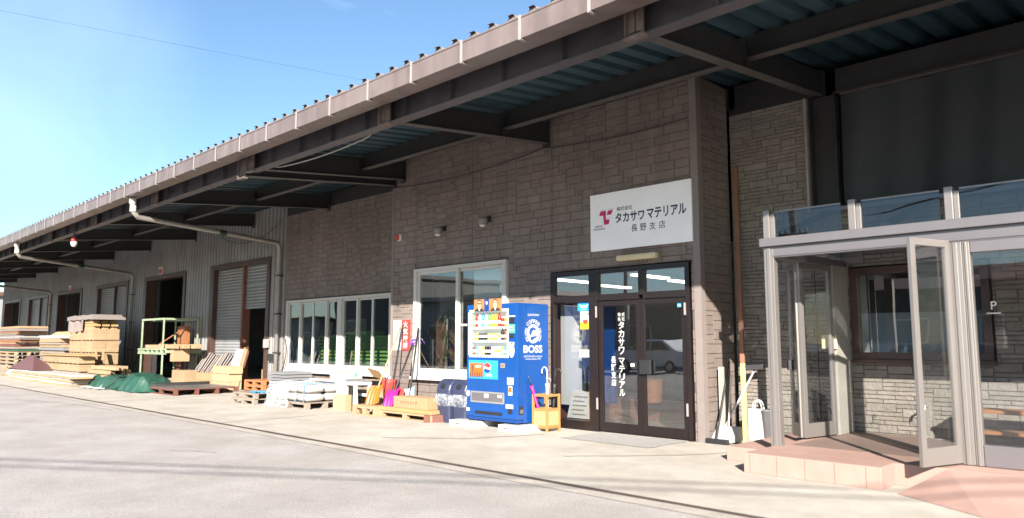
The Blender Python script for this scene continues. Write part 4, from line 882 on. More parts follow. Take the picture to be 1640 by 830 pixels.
# ------------------------------------------------------------------ goods in front of the ribbon window
def pallet(name, lx, ly, h, mt, at, label, group=None, cat='pallet', rot=0, nb=3):
    r = emp(name, (0, 0, 0), label, cat, group); d = MB(); t = h*.14
    n = 7
    for i in range(n): a = -lx/2+lx*i/n; d.box(a+.008, a+lx/n-.008, -ly/2, ly/2, h-t, h)
    d.build('top_deck', mt, r)
    d = MB()
    for i in range(nb):
        y = -ly/2+(ly-.09)*i/(nb-1)
        for k in range(3):
            xx = -lx/2+(lx-.11)*k/2; d.box(xx, xx+.11, y, y+.09, t+.001, h-t-.0251)
        d.box(-lx/2, lx/2, y, y+.09, h-t-.025, h-t-.001); d.box(-lx/2, lx/2, y, y+.09, 0, t)
    d.build('base_frame', mt, r)
    r.location = at; r.rotation_euler.z = rot; return r
def carton(name, dims, at, mt, label, cat='box', group=None, rot=0, tape=True, text=None, tm=None):
    lx, ly, lz = dims; r = emp(name, (0, 0, 0), label, cat, group)
    m = MB().box(-lx/2, lx/2, -ly/2, ly/2, 0, lz); m.build('box_body', mt, r, bevel=.006)
    if tape:
        q = MB().box(-lx/2+.002, lx/2-.002, -.025, .025, lz+.0004, lz+.002).box(lx/2+.0004, lx/2+.002, -.025, .025, lz*.65, lz-.002).box(-.004, .004, -ly/2-.002, -ly/2-.0004, lz*.1, lz*.9)
        q.build('tape', tm or m_kraft2, r)
    if text: MB().text(text, (-lx*.28, -ly/2-.0025, lz*.35), UX, UZ, lx*.5, lz*.3, .01).build('lettering', m_ink, r)
    r.location = at; r.rotation_euler.z = rot; return r

pallet('wood_pallet', 1.05, .85, .13, m_wood, (-16.5, 8.32, 0), 'weathered grey pallet, lower of the two beside the wrapped sacks', 'weathered pallets beside the sacks', rot=.05)
pallet('wood_pallet', 1.05, .85, .13, m_wood, (-16.48, 8.34, .131), 'weathered grey pallet, upper of the two beside the wrapped sacks', 'weathered pallets beside the sacks', rot=.03)
MB().grid(lambda a, b: (-16.4+.45*a, 8.0+.32*b, .275+.012*math.sin(a*9+b*4)+.01*math.sin(b*17)), 14, 10).build('blue_cloth', m_strapb, label='crumpled light blue cloth on the upper weathered pallet', cat='cloth')
for i in range(3):
    pallet('plastic_pallet', 1.0, .75, .125, m_orp if i else m_rwood, (-17.55, 9.05, .126*i+.10), ('dark red brown pallet, lowest of the short stack beside the grey sheets', 'orange brown pallet in the middle of the short stack beside the grey sheets', 'orange brown pallet topping the short stack beside the grey sheets')[i], 'pallets stacked beside the grey sheets')
MB().box(-18.0, -17.1, 8.75, 9.35, 0, .099).build('timber_skid', m_wood, label='weathered timber skid under the orange brown pallets', cat='skid')
m = MB()
for i in range(9):
    z = .06+.072*i; n = 12
    for k in range(n):
        xa, xb = -17.2+.85*k/n, -17.2+.85*(k+1)/n
        m.box(xa, xb-.01, 8.85+.01*(i % 2), 9.6, z, z+.03); m.box(xa+.02, xb-.03, 8.85, 9.6, z+.03, z+.055)
m.build('grey_sheet_stack', m_greyp, label='stack of grey profiled sheets beside the orange brown pallets', cat='sheets')
pallet('sack_pallet', 1.5, .95, .14, m_wood, (-14.85, 8.62, 0), 'pale wood pallet carrying the wrapped sacks', rot=.02)
bags = []
for L in range(2):
    for iy in range(2):
        for ix in range(3):
            m = MB().pillow((0, 0, .09), .50, .47, .20, .45, .8, 22, 10, wob=.02)
            bags.append(m.build('paper_sack', m_bag, at=(0, 0, 0), smooth=True))
            b = bags[-1]; b.location = (-15.34+.495*ix+rnd.uniform(-.01, .01), 8.39+.46*iy, .145+.18*L)
            tag(b, 'pale sack in the %s layer, %s %s on the wrapped pallet' % (('lower', 'upper')[L], ('front', 'rear')[iy], ('end near the weathered pallets', 'middle', 'end near the white stool')[ix]), 'sack', 'pale sacks on the wrapped pallet')
def wrapf(a, b):
    # sheet running over the left part: front skirt, top, rear
    s = b*3; x = -15.66+.95*a
    nz_ = .02*math.sin(x*23+s*3)+.018*math.sin(s*11+x*9)
    if s < 1: return (x+.15*a*(1-s), 8.10-.16*(1-s)*(.4+a*.6)+nz_, .02+.50*s)
    if s < 2: return (x, 8.10+(s-1)*.98, .52+nz_*.8+.01)
    return (x, 9.09+nz_, .53-.35*(s-2))
MB().grid(wrapf, 30, 42).build('plastic_wrap', m_film, label='clear plastic sheet draped over the pale sacks', cat='plastic sheet', smooth=True)
m = MB()
for x in (-14.55, -14.2): m.box(x, x+.022, 8.138, 8.142, .13, .52).box(x, x+.022, 8.142, 9.1, .52, .524)
m.box(-14.9, -14.2, 8.5, 8.52, .525, .53)
m.build('blue_straps', m_strapb, label='blue packing straps round the pale sacks', cat='strap')
MB().grid(lambda a, b: (-16.05+1.1*a+.05*math.sin(b*9), 7.92+.25*b+.04*math.sin(a*13), .012+.02*abs(math.sin(a*19+b*7))), 26, 8).build('film_scrap', m_film, label='scrap of clear film lying on the concrete before the sacks', cat='plastic film', smooth=True)
MB().box(-15.2, -14.25, 8.85, 9.1, .545, .60).build('foam_slab', m_bag, label='white slab on top of the rear sacks', cat='slab', bevel=.01)
for i in range(2):
    r = emp('paint_tin', (0, 0, 0), ('wide silver paint tin under another behind the grey sheets', 'wide silver paint tin on top of another behind the grey sheets')[i], 'tin', 'stacked silver tins')
    MB().lathe([(0, 0), (.17, 0), (.175, .01), (.175, .03), (.17, .035), (.17, .13), (.175, .135), (.175, .15), (0, .15)], (0, 0, 0), 24).build('tin_body', m_tin, r)
    MB().box(-.08, .08, -.1745, -.171, .05, .11).build('label_patch', m_paper, r)
    r.location = (-17.05, 9.85, .26+.151*i)
MB().box(-17.5, -16.6, 9.65, 10.1, 0, .259).build('sheet_bundle', m_greyp, label='low grey bundle under the silver tins', cat='bundle', bevel=.01)
m = MB()
for i in range(5): m.box(-16.55+.02*(i % 2), -14.1-.05*(i % 3), 9.62, 10.1, .09*i, .09*i+.08)
m.build('board_stack', m_wood, label='stack of weathered boards below the ribbon window', cat='boards')
MB().box(-16.6, -15.6, 9.7, 10.2, .452, .53).build('orange_plank', m_orwood, label='orange brown plank on the weathered board stack', cat='plank')
carton('white_carton', (.85, .35, .24), (-15.25, 9.85, .452), m_bag, 'white carton with green marks on the board stack', tape=True, tm=m_green)
m = MB()
for i in range(4): m.box(-14.9+.03*i, -13.4, 9.55, 9.95, .452+.03*i, .474+.03*i)
m.build('grey_sheets', m_greyp, label='thin grey sheets lying on the board stack', cat='panels')
MB().box(-14.1, -13.15, 9.6, 10.2, 0, .44).build('crate_block', m_wood, label='wooden crate below the end of the ribbon window', cat='crate')
# white foam stool
r = emp('white_stool', (-13.75, 9.0, 0), 'white plastic box stool with an open side, between sacks and buckets', 'stool')
MB().box(-14.12, -13.38, 8.85, 9.3, .50, .56).build('seat', m_white, r, bevel=.012)
MB().box(-14.10, -13.98, 8.87, 9.28, 0, .499).box(-13.979, -13.72, 8.88, 8.93, .12, .499).build('side_panel', m_white, r)
for y in (8.87, 9.22): MB().bar((-13.42, y+.03, .499), (-13.36, y+.03, 0), .06, .06).build('leg', m_white, r)
MB().box(-13.98, -13.42, 9.24, 9.27, .25, .31).build('stretcher', m_white, r)
carton('tall_carton', (.38, .18, .33), (-13.4, 8.58, 0), m_kraft2, 'narrow upright beige carton in front of the white stool', rot=.1)
MB().box(-13.12, -12.92, 8.62, 8.74, 0, .13).build('red_brick', m_rwood, label='dark red block between beige carton and short pallet', cat='block', bevel=.006)
pallet('short_pallet', .80, .55, .19, m_pine, (-12.2, 8.58, 0), 'short pale pine pallet under the orange snow shovel')
carton('open_carton', (.5, .35, .26), (-13.0, 9.25, .20), m_kraft2, 'opened pale cardboard box behind the orange snow shovel', tape=False)
m = MB(); m.prism([(-13.55, 9.45, .66), (-13.1, 9.45, .60), (-13.15, 9.3, .80), (-13.6, 9.3, .86)], (0, .006, .004)); m.box(-13.7, -12.95, 9.35, 9.75, .595, .605)
m.build('cardboard_flap', m_kraft, label='folded brown cardboard on the crate below the ribbon window', cat='cardboard')
MB().box(-13.3, -12.7, 9.1, 9.42, 0, .195).build('low_crate', m_wood, label='low wooden crate carrying the opened cardboard box', cat='crate')
r = emp('red_container', (-12.62, 9.15, .2), 'tapered red plastic container with white knob behind the shovels', 'container')
MB().box(-12.69, -12.4, 9.0, 9.35, 0, .2).build('base', m_wood, r)
MB().loft([(.2, .10, .10), (.60, .145, .145), (.62, .15, .15)], (-12.58, 9.17, 0), e=.7).build('container_body', m_redp, r, smooth=True); MB().loft([(.621, .15, .15), (.65, .13, .13), (.66, .05, .05)], (-12.58, 9.17, 0), e=.7).build('lid', m_redp, r); MB().loft([(.66, .045, .045), (.70, .05, .05), (.71, .03, .03)], (-12.58, 9.15, 0), e=.9).build('knob', m_paper, r)
kp = pallet('board_pallet', 1.55, .85, .135, m_pine, (-11.05, 8.82, 0), 'pale pine pallet below the yellow board and brown carton')
MB().box(-11.86, -10.26, 8.38, 9.26, .136, .20).build('yellow_board', m_ply, label='thick yellow board lying on the pine pallet', cat='board', bevel=.004)
m = MB(); m.prism([(-10.36, 8.30, 0), (-10.05, 8.75, 0), (-10.05, 8.75, .13), (-10.36, 8.30, .13)], (-.05, .04, 0)); m.build('red_wedge', m_rwood, label='dark red timber piece at the foot of the yellow board', cat='timber')
carton('tape_carton', (.98, .36, .205), (-10.95, 8.62, .201), m_kraft, 'long brown carton with katakana print on the yellow board', text='クラフトテープ', rot=0)
def shovel(tip, top, wd, mt, hm, lb, name='snow_shovel', dgrip=None, ribs=True, hgt=.36):
    r = emp(name, (tip[0], tip[1], tip[2]), lb, 'shovel')
    t, p = Vector(tip), Vector(top); d = (p-t).normalized(); u = Vector((1, .0, 0)); u = (u-d*u.dot(d)).normalized(); n = u.cross(d).normalized()
    if n.y > 0: n = -n
    def f(a, b):
        s = (a-.5); wv = .012*math.cos(s*math.pi*10) if ribs else 0
        return t+u*wd*s*(1-.12*b)+d*hgt*b+n*(.05*(4*s*s)+.03*math.sin(b*2.6)+wv)
    m = MB().grid(lambda a, b: f(a, b), 30, 8); m.grid(lambda a, b: f(a, b)-n*.008, 30, 8)
    m.build('blade', mt, r, smooth=True)
    MB().tube([t+d*hgt*.45+n*.02, p], .018, 10).build('handle', hm, r, smooth=True)
    if dgrip:
        q = p-d*.05
        MB().tube([q, q+d*.02+u*.06, q+d*.13+u*.065, q+d*.13-u*.065, q+d*.02-u*.06, q], .016, 8).build('grip', dgrip, r)
    return r
shovel((-12.22, 8.52, .20), (-12.50, 9.37, 1.74), .42, m_orange, m_pine, 'orange ribbed shovel with long pale wooden handle leaning on the wall', hgt=.40)
shovel((-11.62, 8.50, .205), (-12.02, 9.33, 1.40), .36, m_pink, m_black, 'magenta snow shovel with black handle and purple grip', dgrip=m_purple)
shovel((-11.42, 8.80, .205), (-11.92, 9.38, 1.70), .42, m_pale, m_black, 'pale blue snow shovel with black handle behind the magenta one', ribs=False)
MB().ell((-11.66, 8.72, .42), (1, 0, 0), (0, .6, .8), .16, .12, .02, 24).build('red_scoop', m_redp, label='round red plastic scoop behind the magenta shovel', cat='scoop')
MB().tube([(-12.24, 8.95, .2), (-12.46, 9.40, 1.78)], .014, 8).build('iron_rod', m_black, label='thin black rod leaning beside the orange shovel', cat='rod')

# ------------------------------------------------------------------ goods along the steel wall
pallet('flat_pallet', 2.1, 1.75, .17, m_rwood, (-21.25, 8.68, 0), 'large dark red pallet lying on the concrete before the half raised shutter', nb=4)
MB().loft([(0, .16, .84), (.02, .20, .85), (.06, .20, .86), (.085, .12, .85), (.09, .03, .84)], (-22.1, 8.68, .171), e=.7).build('grey_roll', m_beam, label='grey rolled mat on the end of the dark red pallet', cat='roll', rot=0)
MB().box(-21.95, -20.3, 7.82, 9.5, .172, .186).build('grey_mat', m_alud, label='thin grey sheet lying on the dark red pallet', cat='sheet')
pr = [('lower', .171), ('upper', .40)]
for L in range(2):
    for i in range(2):
        carton('kraft_carton', (1.12, .42, .225), (-22.95+1.15*i, 9.92, .02+.23*L), m_kraft2 if i else m_kraft, 'long kraft carton, %s layer, %s of the row below the closed shutter' % (('bottom', 'middle')[L], ('shutter frame end', 'orange pallet end')[i]), group='kraft cartons below the shutter')
carton('kraft_carton', (1.12, .42, .22), (-21.75, 9.92, .485), m_kraft2, 'long kraft carton on top of the row below the closed shutter', group='kraft cartons below the shutter')
carton('yellow_carton', (.95, .45, .52), (-24.5, 9.75, 0), m_pack, 'square yellow carton standing between green tarpaulin and kraft cartons', tape=False)
m = MB()
for i in range(14):
    m.bar((-24.6+.16*i, 10.02+.012*(i % 2), .3), (-24.3+.16*i, 10.36+.012*(i % 2), 1.02+.06*math.sin(i*.8)), .168, .04)
m.build('wrapped_bundle', m_trimbrown, label='brownish grey wrapped bundle leaning on the closed shutter', cat='bundle', bevel=.01)
m = MB(); m.prism([(-22.35, 10.02, .0), (-21.65, 10.02, 0), (-21.55, 10.36, 1.2), (-22.15, 10.36, 1.2)], (0, .02, 0)); m.build('white_sheet', m_white, label='white sheet leaning on the shutter post', cat='sheet')
for i, lb in enumerate(('brown plywood strip leaning closest to the white sheet', 'pale plywood strip leaning between two others beside the white sheet', 'narrow plywood strip leaning beside the open half of the shutter')):
    MB().bar((-21.5+.12*i, 10.0, 0), (-21.6+.12*i, 10.36, 1.25-.05*i), .09, .02, (0, 1, 0)).build('plywood_strip', (m_kraft, m_pine, m_rwood)[i], at=(-21.5+.12*i, 10.0, 0), label=lb, cat='plywood')
for x, z, lb in ((-20.95, 0, 'small yellow carton on the floor inside the half raised shutter, left of its pair'), (-20.6, 0, 'small yellow carton on the floor inside the half raised shutter, right of its pair'), (-20.72, .36, 'small yellow carton topping the pair inside the half raised shutter')):
    carton('inner_carton', (.34, .34, .35), (x, 10.85, .25+z), m_pack, lb, group='yellow cartons inside the shutter')
MB().box(-21.4, -20.4, 10.65, 11.1, 0, .25).build('low_platform', m_wood, label='low wooden platform under the yellow cartons inside the shutter', cat='platform')

# green steel rack
r = emp('steel_rack', (-25.9, 9.75, 0), 'pale green steel post rack standing before the dark doorway', 'rack')
RX0, RX1, RY0, RY1 = -26.75, -24.85, 9.15, 10.25
for x in (RX0, RX1):
    for y in (RY0, RY1): MB().box(x-.021, x+.021, y-.021, y+.021, 0, 2.2).build('post', m_rack, r)
m = MB()
for z in (1.02, 1.16):
    m.box(RX0-.25, RX1+.25, RY0-.03, RY0+.03, z, z+.05).box(RX0-.25, RX1+.25, RY1-.03, RY1+.03, z, z+.05)
for x in [RX0-.2+.4*i for i in range(7)]: m.box(x-.03, x+.03, RY0-.028, RY1+.028, 1.071, 1.159)
m.build('shelf_frame', m_rack, r)
m = MB(); m.box(RX0+.035, RX1-.035, RY0-.03, RY0+.03, 2.14, 2.2).box(RX0+.035, RX1-.035, RY1-.03, RY1+.03, 2.14, 2.2).box(RX0-.03, RX0+.03, RY0+.035, RY1-.035, 2.14, 2.2).box(RX1-.03, RX1+.03, RY0+.035, RY1-.035, 2.14, 2.2)
m.build('top_frame', m_rack, r)
for i in range(4):
    MB().box(-26.6+.5*(i % 2), -24.2+.25*(i % 3), 9.22+.24*i, 9.42+.24*i, 1.212, 1.33+.02*(i % 2)).build('stored_plank', m_kraft if i % 2 else m_pine, label=('pale plank at the front edge of the green rack shelf', 'brown plank second from the front on the green rack shelf', 'pale plank third from the front on the green rack shelf', 'brown plank at the rear of the green rack shelf')[i], cat='plank', group='planks on the green rack', bevel=.005)
MB().box(-25.9, -25.3, 10.0, 10.18, 1.36, 1.95).build('brown_sheet', m_orwood, label='brown sheet standing on the planks of the green rack', cat='panel')
MB().bar((-26.4, 9.6, 1.34), (-25.75, 9.95, 1.75), .03, .03).build('orange_rod', m_orwood, label='orange rod propped on the green rack', cat='rod')
carton('rack_box', (.3, .5, .42), (-24.45, 9.55, .80), m_pine, 'pale wooden box hanging on the end of the green rack shelf', tape=False)
MB().box(-26.2, -25.7, 10.1, 10.2, 0, .95).build('brown_board', m_rwood, label='dark red board standing under the green rack', cat='board')
MB().box(-25.5, -25.0, 10.27, 10.31, 0, .95).build('grey_board', m_trimbrown, label='grey board standing under the green rack', cat='board')

# tarpaulins over goods
from mathutils import noise as mnoise
def tarp(name, x0, x1, y0, y1, h, lb, seed, lump):
    def f(a, b):
        x = x0+(x1-x0)*a; y = y0+(y1-y0)*b
        e = min(1, min(a, 1-a)*5)**.75*min(1, min(b, 1-b)*4)**.7
        n1 = mnoise.noise((x*1.1, y*1.3, seed)); n2 = mnoise.noise((x*3.1+n1, y*2.2, seed+5)); n3 = abs(mnoise.noise((x*4.5, y*1.8+n1*2, seed+9)))
        r1 = 1-2*abs(mnoise.noise((x*3.4+.8*n1, y*.9+seed, seed*3))); r2 = 1-2*abs(mnoise.noise((x*7.0+y*2, y*2.6, seed+2)))
        z = h*e*(.80+.20*lump(a))*(1+.22*n1)+(.14*r1+.06*r2)*min(1, e*1.6)*(1.1-.5*e)-.03
        return (x+.12*n2*(1-e), y+(.16*n1+.13*r1)*(1-e), max(.012+.015*max(0, r1), z))
    MB().grid(f, 110, 44).build(name, m_tarp, label=lb, cat='tarpaulin', smooth=True)
tarp('green_tarpaulin', -28.2, -23.4, 7.45, 8.9, .29, 'long low green tarpaulin spread over goods before the tall yellow stack', 1.3, lambda a: .6+.4*math.sin(a*2.2+.6)**2)
tarp('green_tarpaulin', -23.75, -21.9, 7.40, 8.6, .41, 'bunched green tarpaulin over a mound beside the dark red pallet', 4.1, lambda a: .8+.2*math.sin(a*7))
MB().grid(lambda a, b: (-28.0+3.6*a, 7.16+.33*b+.04*math.sin(a*17), .012+.018*abs(math.sin(a*25+b*5))), 40, 6).build('white_film', m_paper, label='white sheet edge showing under the long green tarpaulin', cat='sheet', smooth=True)
MB().tube([(-24.6, 7.9, .42), (-24.2, 7.85, .50), (-23.9, 7.7, .36), (-23.6, 7.5, .40), (-23.7, 7.35, .2), (-24.0, 7.25, .03)], .018, 8).build('black_rope', m_black, label='black rope tying the bunched green tarpaulin', cat='rope', smooth=True)

# tall yellow stack
for L in range(4):
    for i in range(2):
        z = .14+.437*L
        o = MB()
        for q in range(7):
            j = [rnd.uniform(-.006, .006) for _ in range(4)]; zz = z+.05+.0553*q
            for p in range(2): o.box(-31.9+1.41*i+j[p], -30.50+1.41*i+j[p], 8.3+.437*p+j[2+p]*.6, 8.3+.437*p+.43+j[2+p]*.6, zz, zz+.0535)
        for q in range(4): o.box(-31.85+1.41*i+.4*q, -31.75+1.41*i+.4*q, 8.33, 9.14, z, z+.049)
        o.build('board_pack', m_pack, label='yellow board pack in the tall stack, %s layer, %s half' % (('bottom', 'second', 'third', 'top')[L], ('inner', 'outer')[i]), cat='board pack', group='packs of the tall yellow stack')
pallet('stack_pallet', 2.8, .87, .135, m_wood, (-30.5, 8.73, 0), 'wooden pallet at the foot of the tall yellow stack')
for i, (z, a) in enumerate(((1.885, .1), (1.99, 0), (2.10, .15))):
    m = MB()
    for k in range(3): m.box(-31.9+a, -29.15-a, 8.32+.29*k, 8.55+.29*k, z, z+.095)
    m.build('beam_layer', m_pine if i != 1 else m_ply, label='layer of short pine beams on the tall yellow stack, %s one' % ('lowest', 'middle', 'topmost')[i], cat='beams', group='beam layers on the tall yellow stack')
m = MB()
for k in range(9): m.box(-32.0+.345*k, -31.67+.345*k, 8.2, 9.3, 2.22+.015*(k % 2), 2.37+.015*(k % 3))
m.build('grey_topping', m_trimbrown, label='grey brown slab layer crowning the tall yellow stack', cat='slabs', bevel=.006)
MB().grid(lambda a, b: (-32.0+1.9*a, 8.27-.06*math.sin(a*15), 1.80+.42*b+.03*math.sin(a*21)), 30, 6).build('brown_wrap', m_trimbrown, label='brownish wrapping hanging on the upper front of the tall yellow stack', cat='wrapping', smooth=True)
for i, (a, b_) in enumerate(((-28.6, -28.95), (-28.3, -28.85))):
    MB().bar((a, 8.15+.2*i, .1), (b_, 8.4+.2*i, 1.15), .14, .03, (0, 1, 0)).build('leaning_board', m_kraft, label=('wide brown board leaning on the tall yellow stack, front one', 'wide brown board leaning on the tall yellow stack, rear one')[i], cat='board', group='boards leaning on the tall stack')
for L in range(2):
    o = MB(); z = .40+.27*L
    for q in range(4):
        for p in range(3): jx, jy = rnd.uniform(-.012, .012), rnd.uniform(-.006, .006); o.box(-32.6+1.535*p+jx, -31.085+1.535*p+jx, 7.62+jy, 8.1+jy, z+.03+.056*q, z+.03+.056*q+.053)
    for q in range(9): o.box(-32.5+.52*q, -32.4+.52*q, 7.64, 8.08, z, z+.029)
    o.build('board_pack', m_pack, label=('lower yellow pack of the low pair beside the maroon cover', 'upper yellow pack of the low pair beside the maroon cover')[L], cat='board pack', group='low yellow packs')
MB().box(-32.75, -27.8, 7.55, 8.2, .945, .985).build('cover_board', m_ply, label='tan board lying over the low yellow packs', cat='board')
MB().box(-32.5, -28.1, 7.66, 8.06, 0, .399).build('timber_bed', m_wood, label='weathered timber bed under the low yellow packs', cat='timber')
k = 0
for row_ in range(4):
    for i in range(7-row_):
        y = 7.82+.165*i+.08*row_+rnd.uniform(-.02, .02); z = .10+.135*row_+rnd.uniform(0, .012); e = -26.0+rnd.uniform(-.6, .35)
        m = MB(); t = rnd.uniform(.05, .06); m.box(e-2.2, e, y-t, y+t, z, z+.118)
        k += 1; m.build('timber_offcut', m_pine, label='short squared timber in the loose pile before the tall yellow stack', cat='timber', group='timbers of the loose pile', rot=rnd.uniform(-.06, .06))
MB().box(-28.6, -25.6, 7.75, 9.0, 0, .098).build('brown_skid', m_rwood, label='dark brown skid under the loose timber pile', cat='skid')
# sheets and maroon cover
for i in range(6):
    z = .01+.062*i; a = rnd.uniform(-.25, .25)
    o = MB(); b_ = rnd.uniform(-.05, .05)
    for q in range(10): dz = .006*math.sin(q*1.3+i); o.box(-34.4+.8*q+a, -33.6+.8*q+a, 6.98+b_+.01*(q % 2), 7.62+b_, z+dz, z+.056+dz)
    o.build('cream_sheet', m_bag if i % 2 else m_pine, label='long cream sheet in the low pile at the yard edge, %s from the ground' % ('first', 'second', 'third', 'fourth', 'fifth', 'topmost')[i], cat='sheet', group='low pile of cream sheets')
MB().box(-34.2, -26.5, 7.02, 7.6, .0, .035).build('sheet_skid', m_wood, label='thin skid under the low pile of cream sheets', cat='skid')
MB().pillow((-34.9, 7.3, .2), .8, .7, .36, .8, .9, 20, 10, wob=.05).build('white_bundle', m_bag, label='white wrapped bundle at the end of the cream sheet pile', cat='bundle', smooth=True)
m = MB(); z0 = .40
m.add([(-34.9, 7.0, z0), (-31.2, 7.0, z0), (-31.2, 7.75, z0), (-34.9, 7.75, z0), (-33.3, 7.35, .93), (-32.7, 7.35, .93)], [(0, 1, 5, 4), (1, 2, 5), (2, 3, 4, 5), (3, 0, 4), (0, 3, 2, 1)])
m.build('maroon_cover', m_maroon, label='maroon tent shaped metal cover on the cream sheet pile', cat='cover', bevel=.01)
# far piles
for i in range(7):
    pallet('yard_pallet', 3.0, 1.0, .145, m_wood if i % 2 else m_pine, (-37.2+.05*rnd.uniform(-1, 1), 7.85, .147*i), 'wooden pallet in the tall pile at the far end, %s from the ground' % ('first', 'second', 'third', 'fourth', 'fifth', 'sixth', 'seventh')[i], 'pallets piled at the far end')
mats_ = [m_tarp, m_wood, m_rwood, m_kraft, m_orwood, m_trimbrown, m_bag, m_trimbrown, m_wood, m_orwood, m_trimbrown, m_kraft]
z = 1.04; ord_ = ('lowest', 'second', 'third', 'fourth', 'fifth', 'sixth', 'seventh', 'eighth', 'ninth', 'tenth', 'eleventh', 'topmost')
for i in range(12):
    h = rnd.uniform(.06, .12)
    MB().box(-39.2+rnd.uniform(-.2, .1), -36.0+rnd.uniform(-.25, .25), 7.45+rnd.uniform(-.08, .05), 8.5, z, z+h-.012).build('flat_bundle', mats_[i], label='flat bundle of sheets on the far pallet pile, %s layer' % ord_[i], cat='bundle', group='flat bundles on the far pallet pile', bevel=.008); z += h
z = 0
ms2 = [m_wood, m_kraft, m_trimbrown, m_wood, m_bag, m_greyp, m_trimbrown, m_trimbrown, m_wood, m_greyp, m_kraft, m_wood, m_pine, m_bag]
for i in range(14):
    h = rnd.uniform(.09, .145)
    MB().box(-36.4+rnd.uniform(-.2, .2), -32.6+rnd.uniform(-.45, .3), 8.25+rnd.uniform(-.06, .06), 9.2, z, z+h-.012).build('board_bundle', ms2[i], label='bundle of boards in the mixed pile behind the maroon cover, %s from the ground' % ('first', 'second', 'third', 'fourth', 'fifth', 'sixth', 'seventh', 'eighth', 'ninth', 'tenth', 'eleventh', 'twelfth', 'thirteenth', 'topmost')[i], cat='bundle', group='mixed pile behind the maroon cover', bevel=.008); z += h
m = MB(); m.prism([(-40.5, 9.4, 1.5), (-37.0, 9.4, 1.5), (-36.5, 9.9, 1.9), (-40.2, 9.9, 1.9)], (0, .03, .04)); m.box(-40.3, -37.2, 9.45, 9.9, 0, 1.49)
m.build('tilted_panel_pile', m_kraft2, label='pale tilted panel on a pile by the far shutter', cat='panels')
# cables by the steel wall
for pts, lb in (([(-30.9, 10.3, .02), (-30.7, 10.2, .7), (-30.2, 10.36, 1.2), (-30.0, 10.36, 1.3)], 'black cable looping off the rain pipe beside the tall yellow stack'), ([(-19.62, 10.25, .3), (-19.1, 10.28, .45), (-18.95, 10.36, 1.0), (-19.2, 10.38, 1.5)], 'black cable looping beside the ribbon window')):
    P = [Vector(p) for p in pts]; out = []
    for i in range(25):
        t = i/24; q = [p.copy() for p in P]
        while len(q) > 1: q = [q[j].lerp(q[j+1], t) for j in range(len(q)-1)]
        out.append(q[0])
    MB().tube(out, .015, 6).build('black_cable', m_black, label=lb, cat='cable', smooth=True)
# plant behind the big window
r = emp('potted_plant', (-11.72, 9.9, .02), 'tall dry leaved plant in a pot behind the big window', 'plant')
MB().lathe([(.14, 0), (.19, .36), (.17, .36), (.16, .30), (0, .30)], (-11.72, 9.95, .4), 18).build('pot', m_rwood, r)
MB().box(-12.05, -11.35, 9.75, 10.15, .02, .399).build('plant_stand', m_wood, r)
MB().tube([(-11.72, 9.95, .7), (-11.70, 9.95, 1.35), (-11.66, 9.93, 1.95)], .028, 8, r2=.018).build('trunk', m_wood, r)
m = MB()
for cz, n in ((1.15, 60), (1.55, 50), (1.95, 60)):
    for i in range(n):
        a = rnd.uniform(0, 2*math.pi); L = rnd.uniform(.28, .52); up = rnd.uniform(-.1, .9); w_ = rnd.uniform(.010, .018)
        d = Vector((math.cos(a), math.sin(a)*.6, 0)); s = Vector((-math.sin(a), math.cos(a), 0)); o = Vector((-11.69, 9.95, cz+rnd.uniform(-.08, .08))); vs = []
        for k in range(5):
            t = k/4; c = o+d*L*t+Vector((0, 0, up*.35*t-.62*t*t*L*1.3)); ww = w_*(1-t*.9); vs += [c-s*ww, c+s*ww]
        m.add(vs, [(2*k, 2*k+1, 2*k+3, 2*k+2) for k in range(4)])
m.build('leaves', m_leaf, r)

# ------------------------------------------------------------------ street side behind the viewer (seen in the glass)
m_darkw = mat('dark clapboard', (.07, .065, .06), .7, var=.2, scale=3); m_brroof = mat('brown roof', (.12, .06, .04), .6, var=.2); m_grwall = mat('grey rendered wall', (.26, .26, .25), .8, var=.1, scale=2); m_win = mat('window dark', (.03, .035, .04), .15)
def house(x0, x1, y0, y1, h, wall, lb, roofm, over=.5, wins=4, rise=0):
    r = emp('street_building', ((x0+x1)/2, (y0+y1)/2, 0), lb, 'building', 'buildings across the yard')
    MB().box(x0, x1, y0, y1, 0, h).build('wall', wall, r)
    m = MB()
    if rise: m.prism([(x0-over, y1+over, h), (x0-over, y0-over, h), (x0-over, (y0+y1)/2, h+rise)], (x1-x0+2*over, 0, 0))
    else: m.box(x0-over, x1+over, y0-over, y1+over, h, h+.3)
    m.build('roof', roofm, r)
    for i in range(wins):
        xa = x0+(x1-x0)*(i+.3)/wins; ww = (x1-x0)/wins*.4
        f = MB().box(xa-.08, xa+ww+.08, y1+.002, y1+.06, h*.35-.08, h*.35+1.18).build('window', m_vinyl, r)
        MB().box(xa, xa+ww, y1+.061, y1+.07, h*.35, h*.35+1.1).build('pane', m_win, f)
house(-82, -62, -26, -16, 3.5, m_grwall, 'long low building with brown roof reflected in the ribbon window', m_brroof)
house(-60, -46, -26, -16.5, 6.4, m_darkw, 'tall dark clad building reflected in the right lights of the ribbon window', m_darkw, .3, 2)
house(-44, -32, -27, -16, 4.4, m_grwall, 'grey house with pale eaves reflected in the big window', m_roof, .8, 3)
house(-30.5, -19.5, -28, -17, 3.4, m_darkw, 'low dark house with flat roof reflected in the entrance doors', m_darkw, .4, 3)
house(-17.5, -2, -30, -19, 4.0, m_darkw, 'dark house with gabled roof reflected in the porch glass', m_brroof, .5, 4, 1.2)
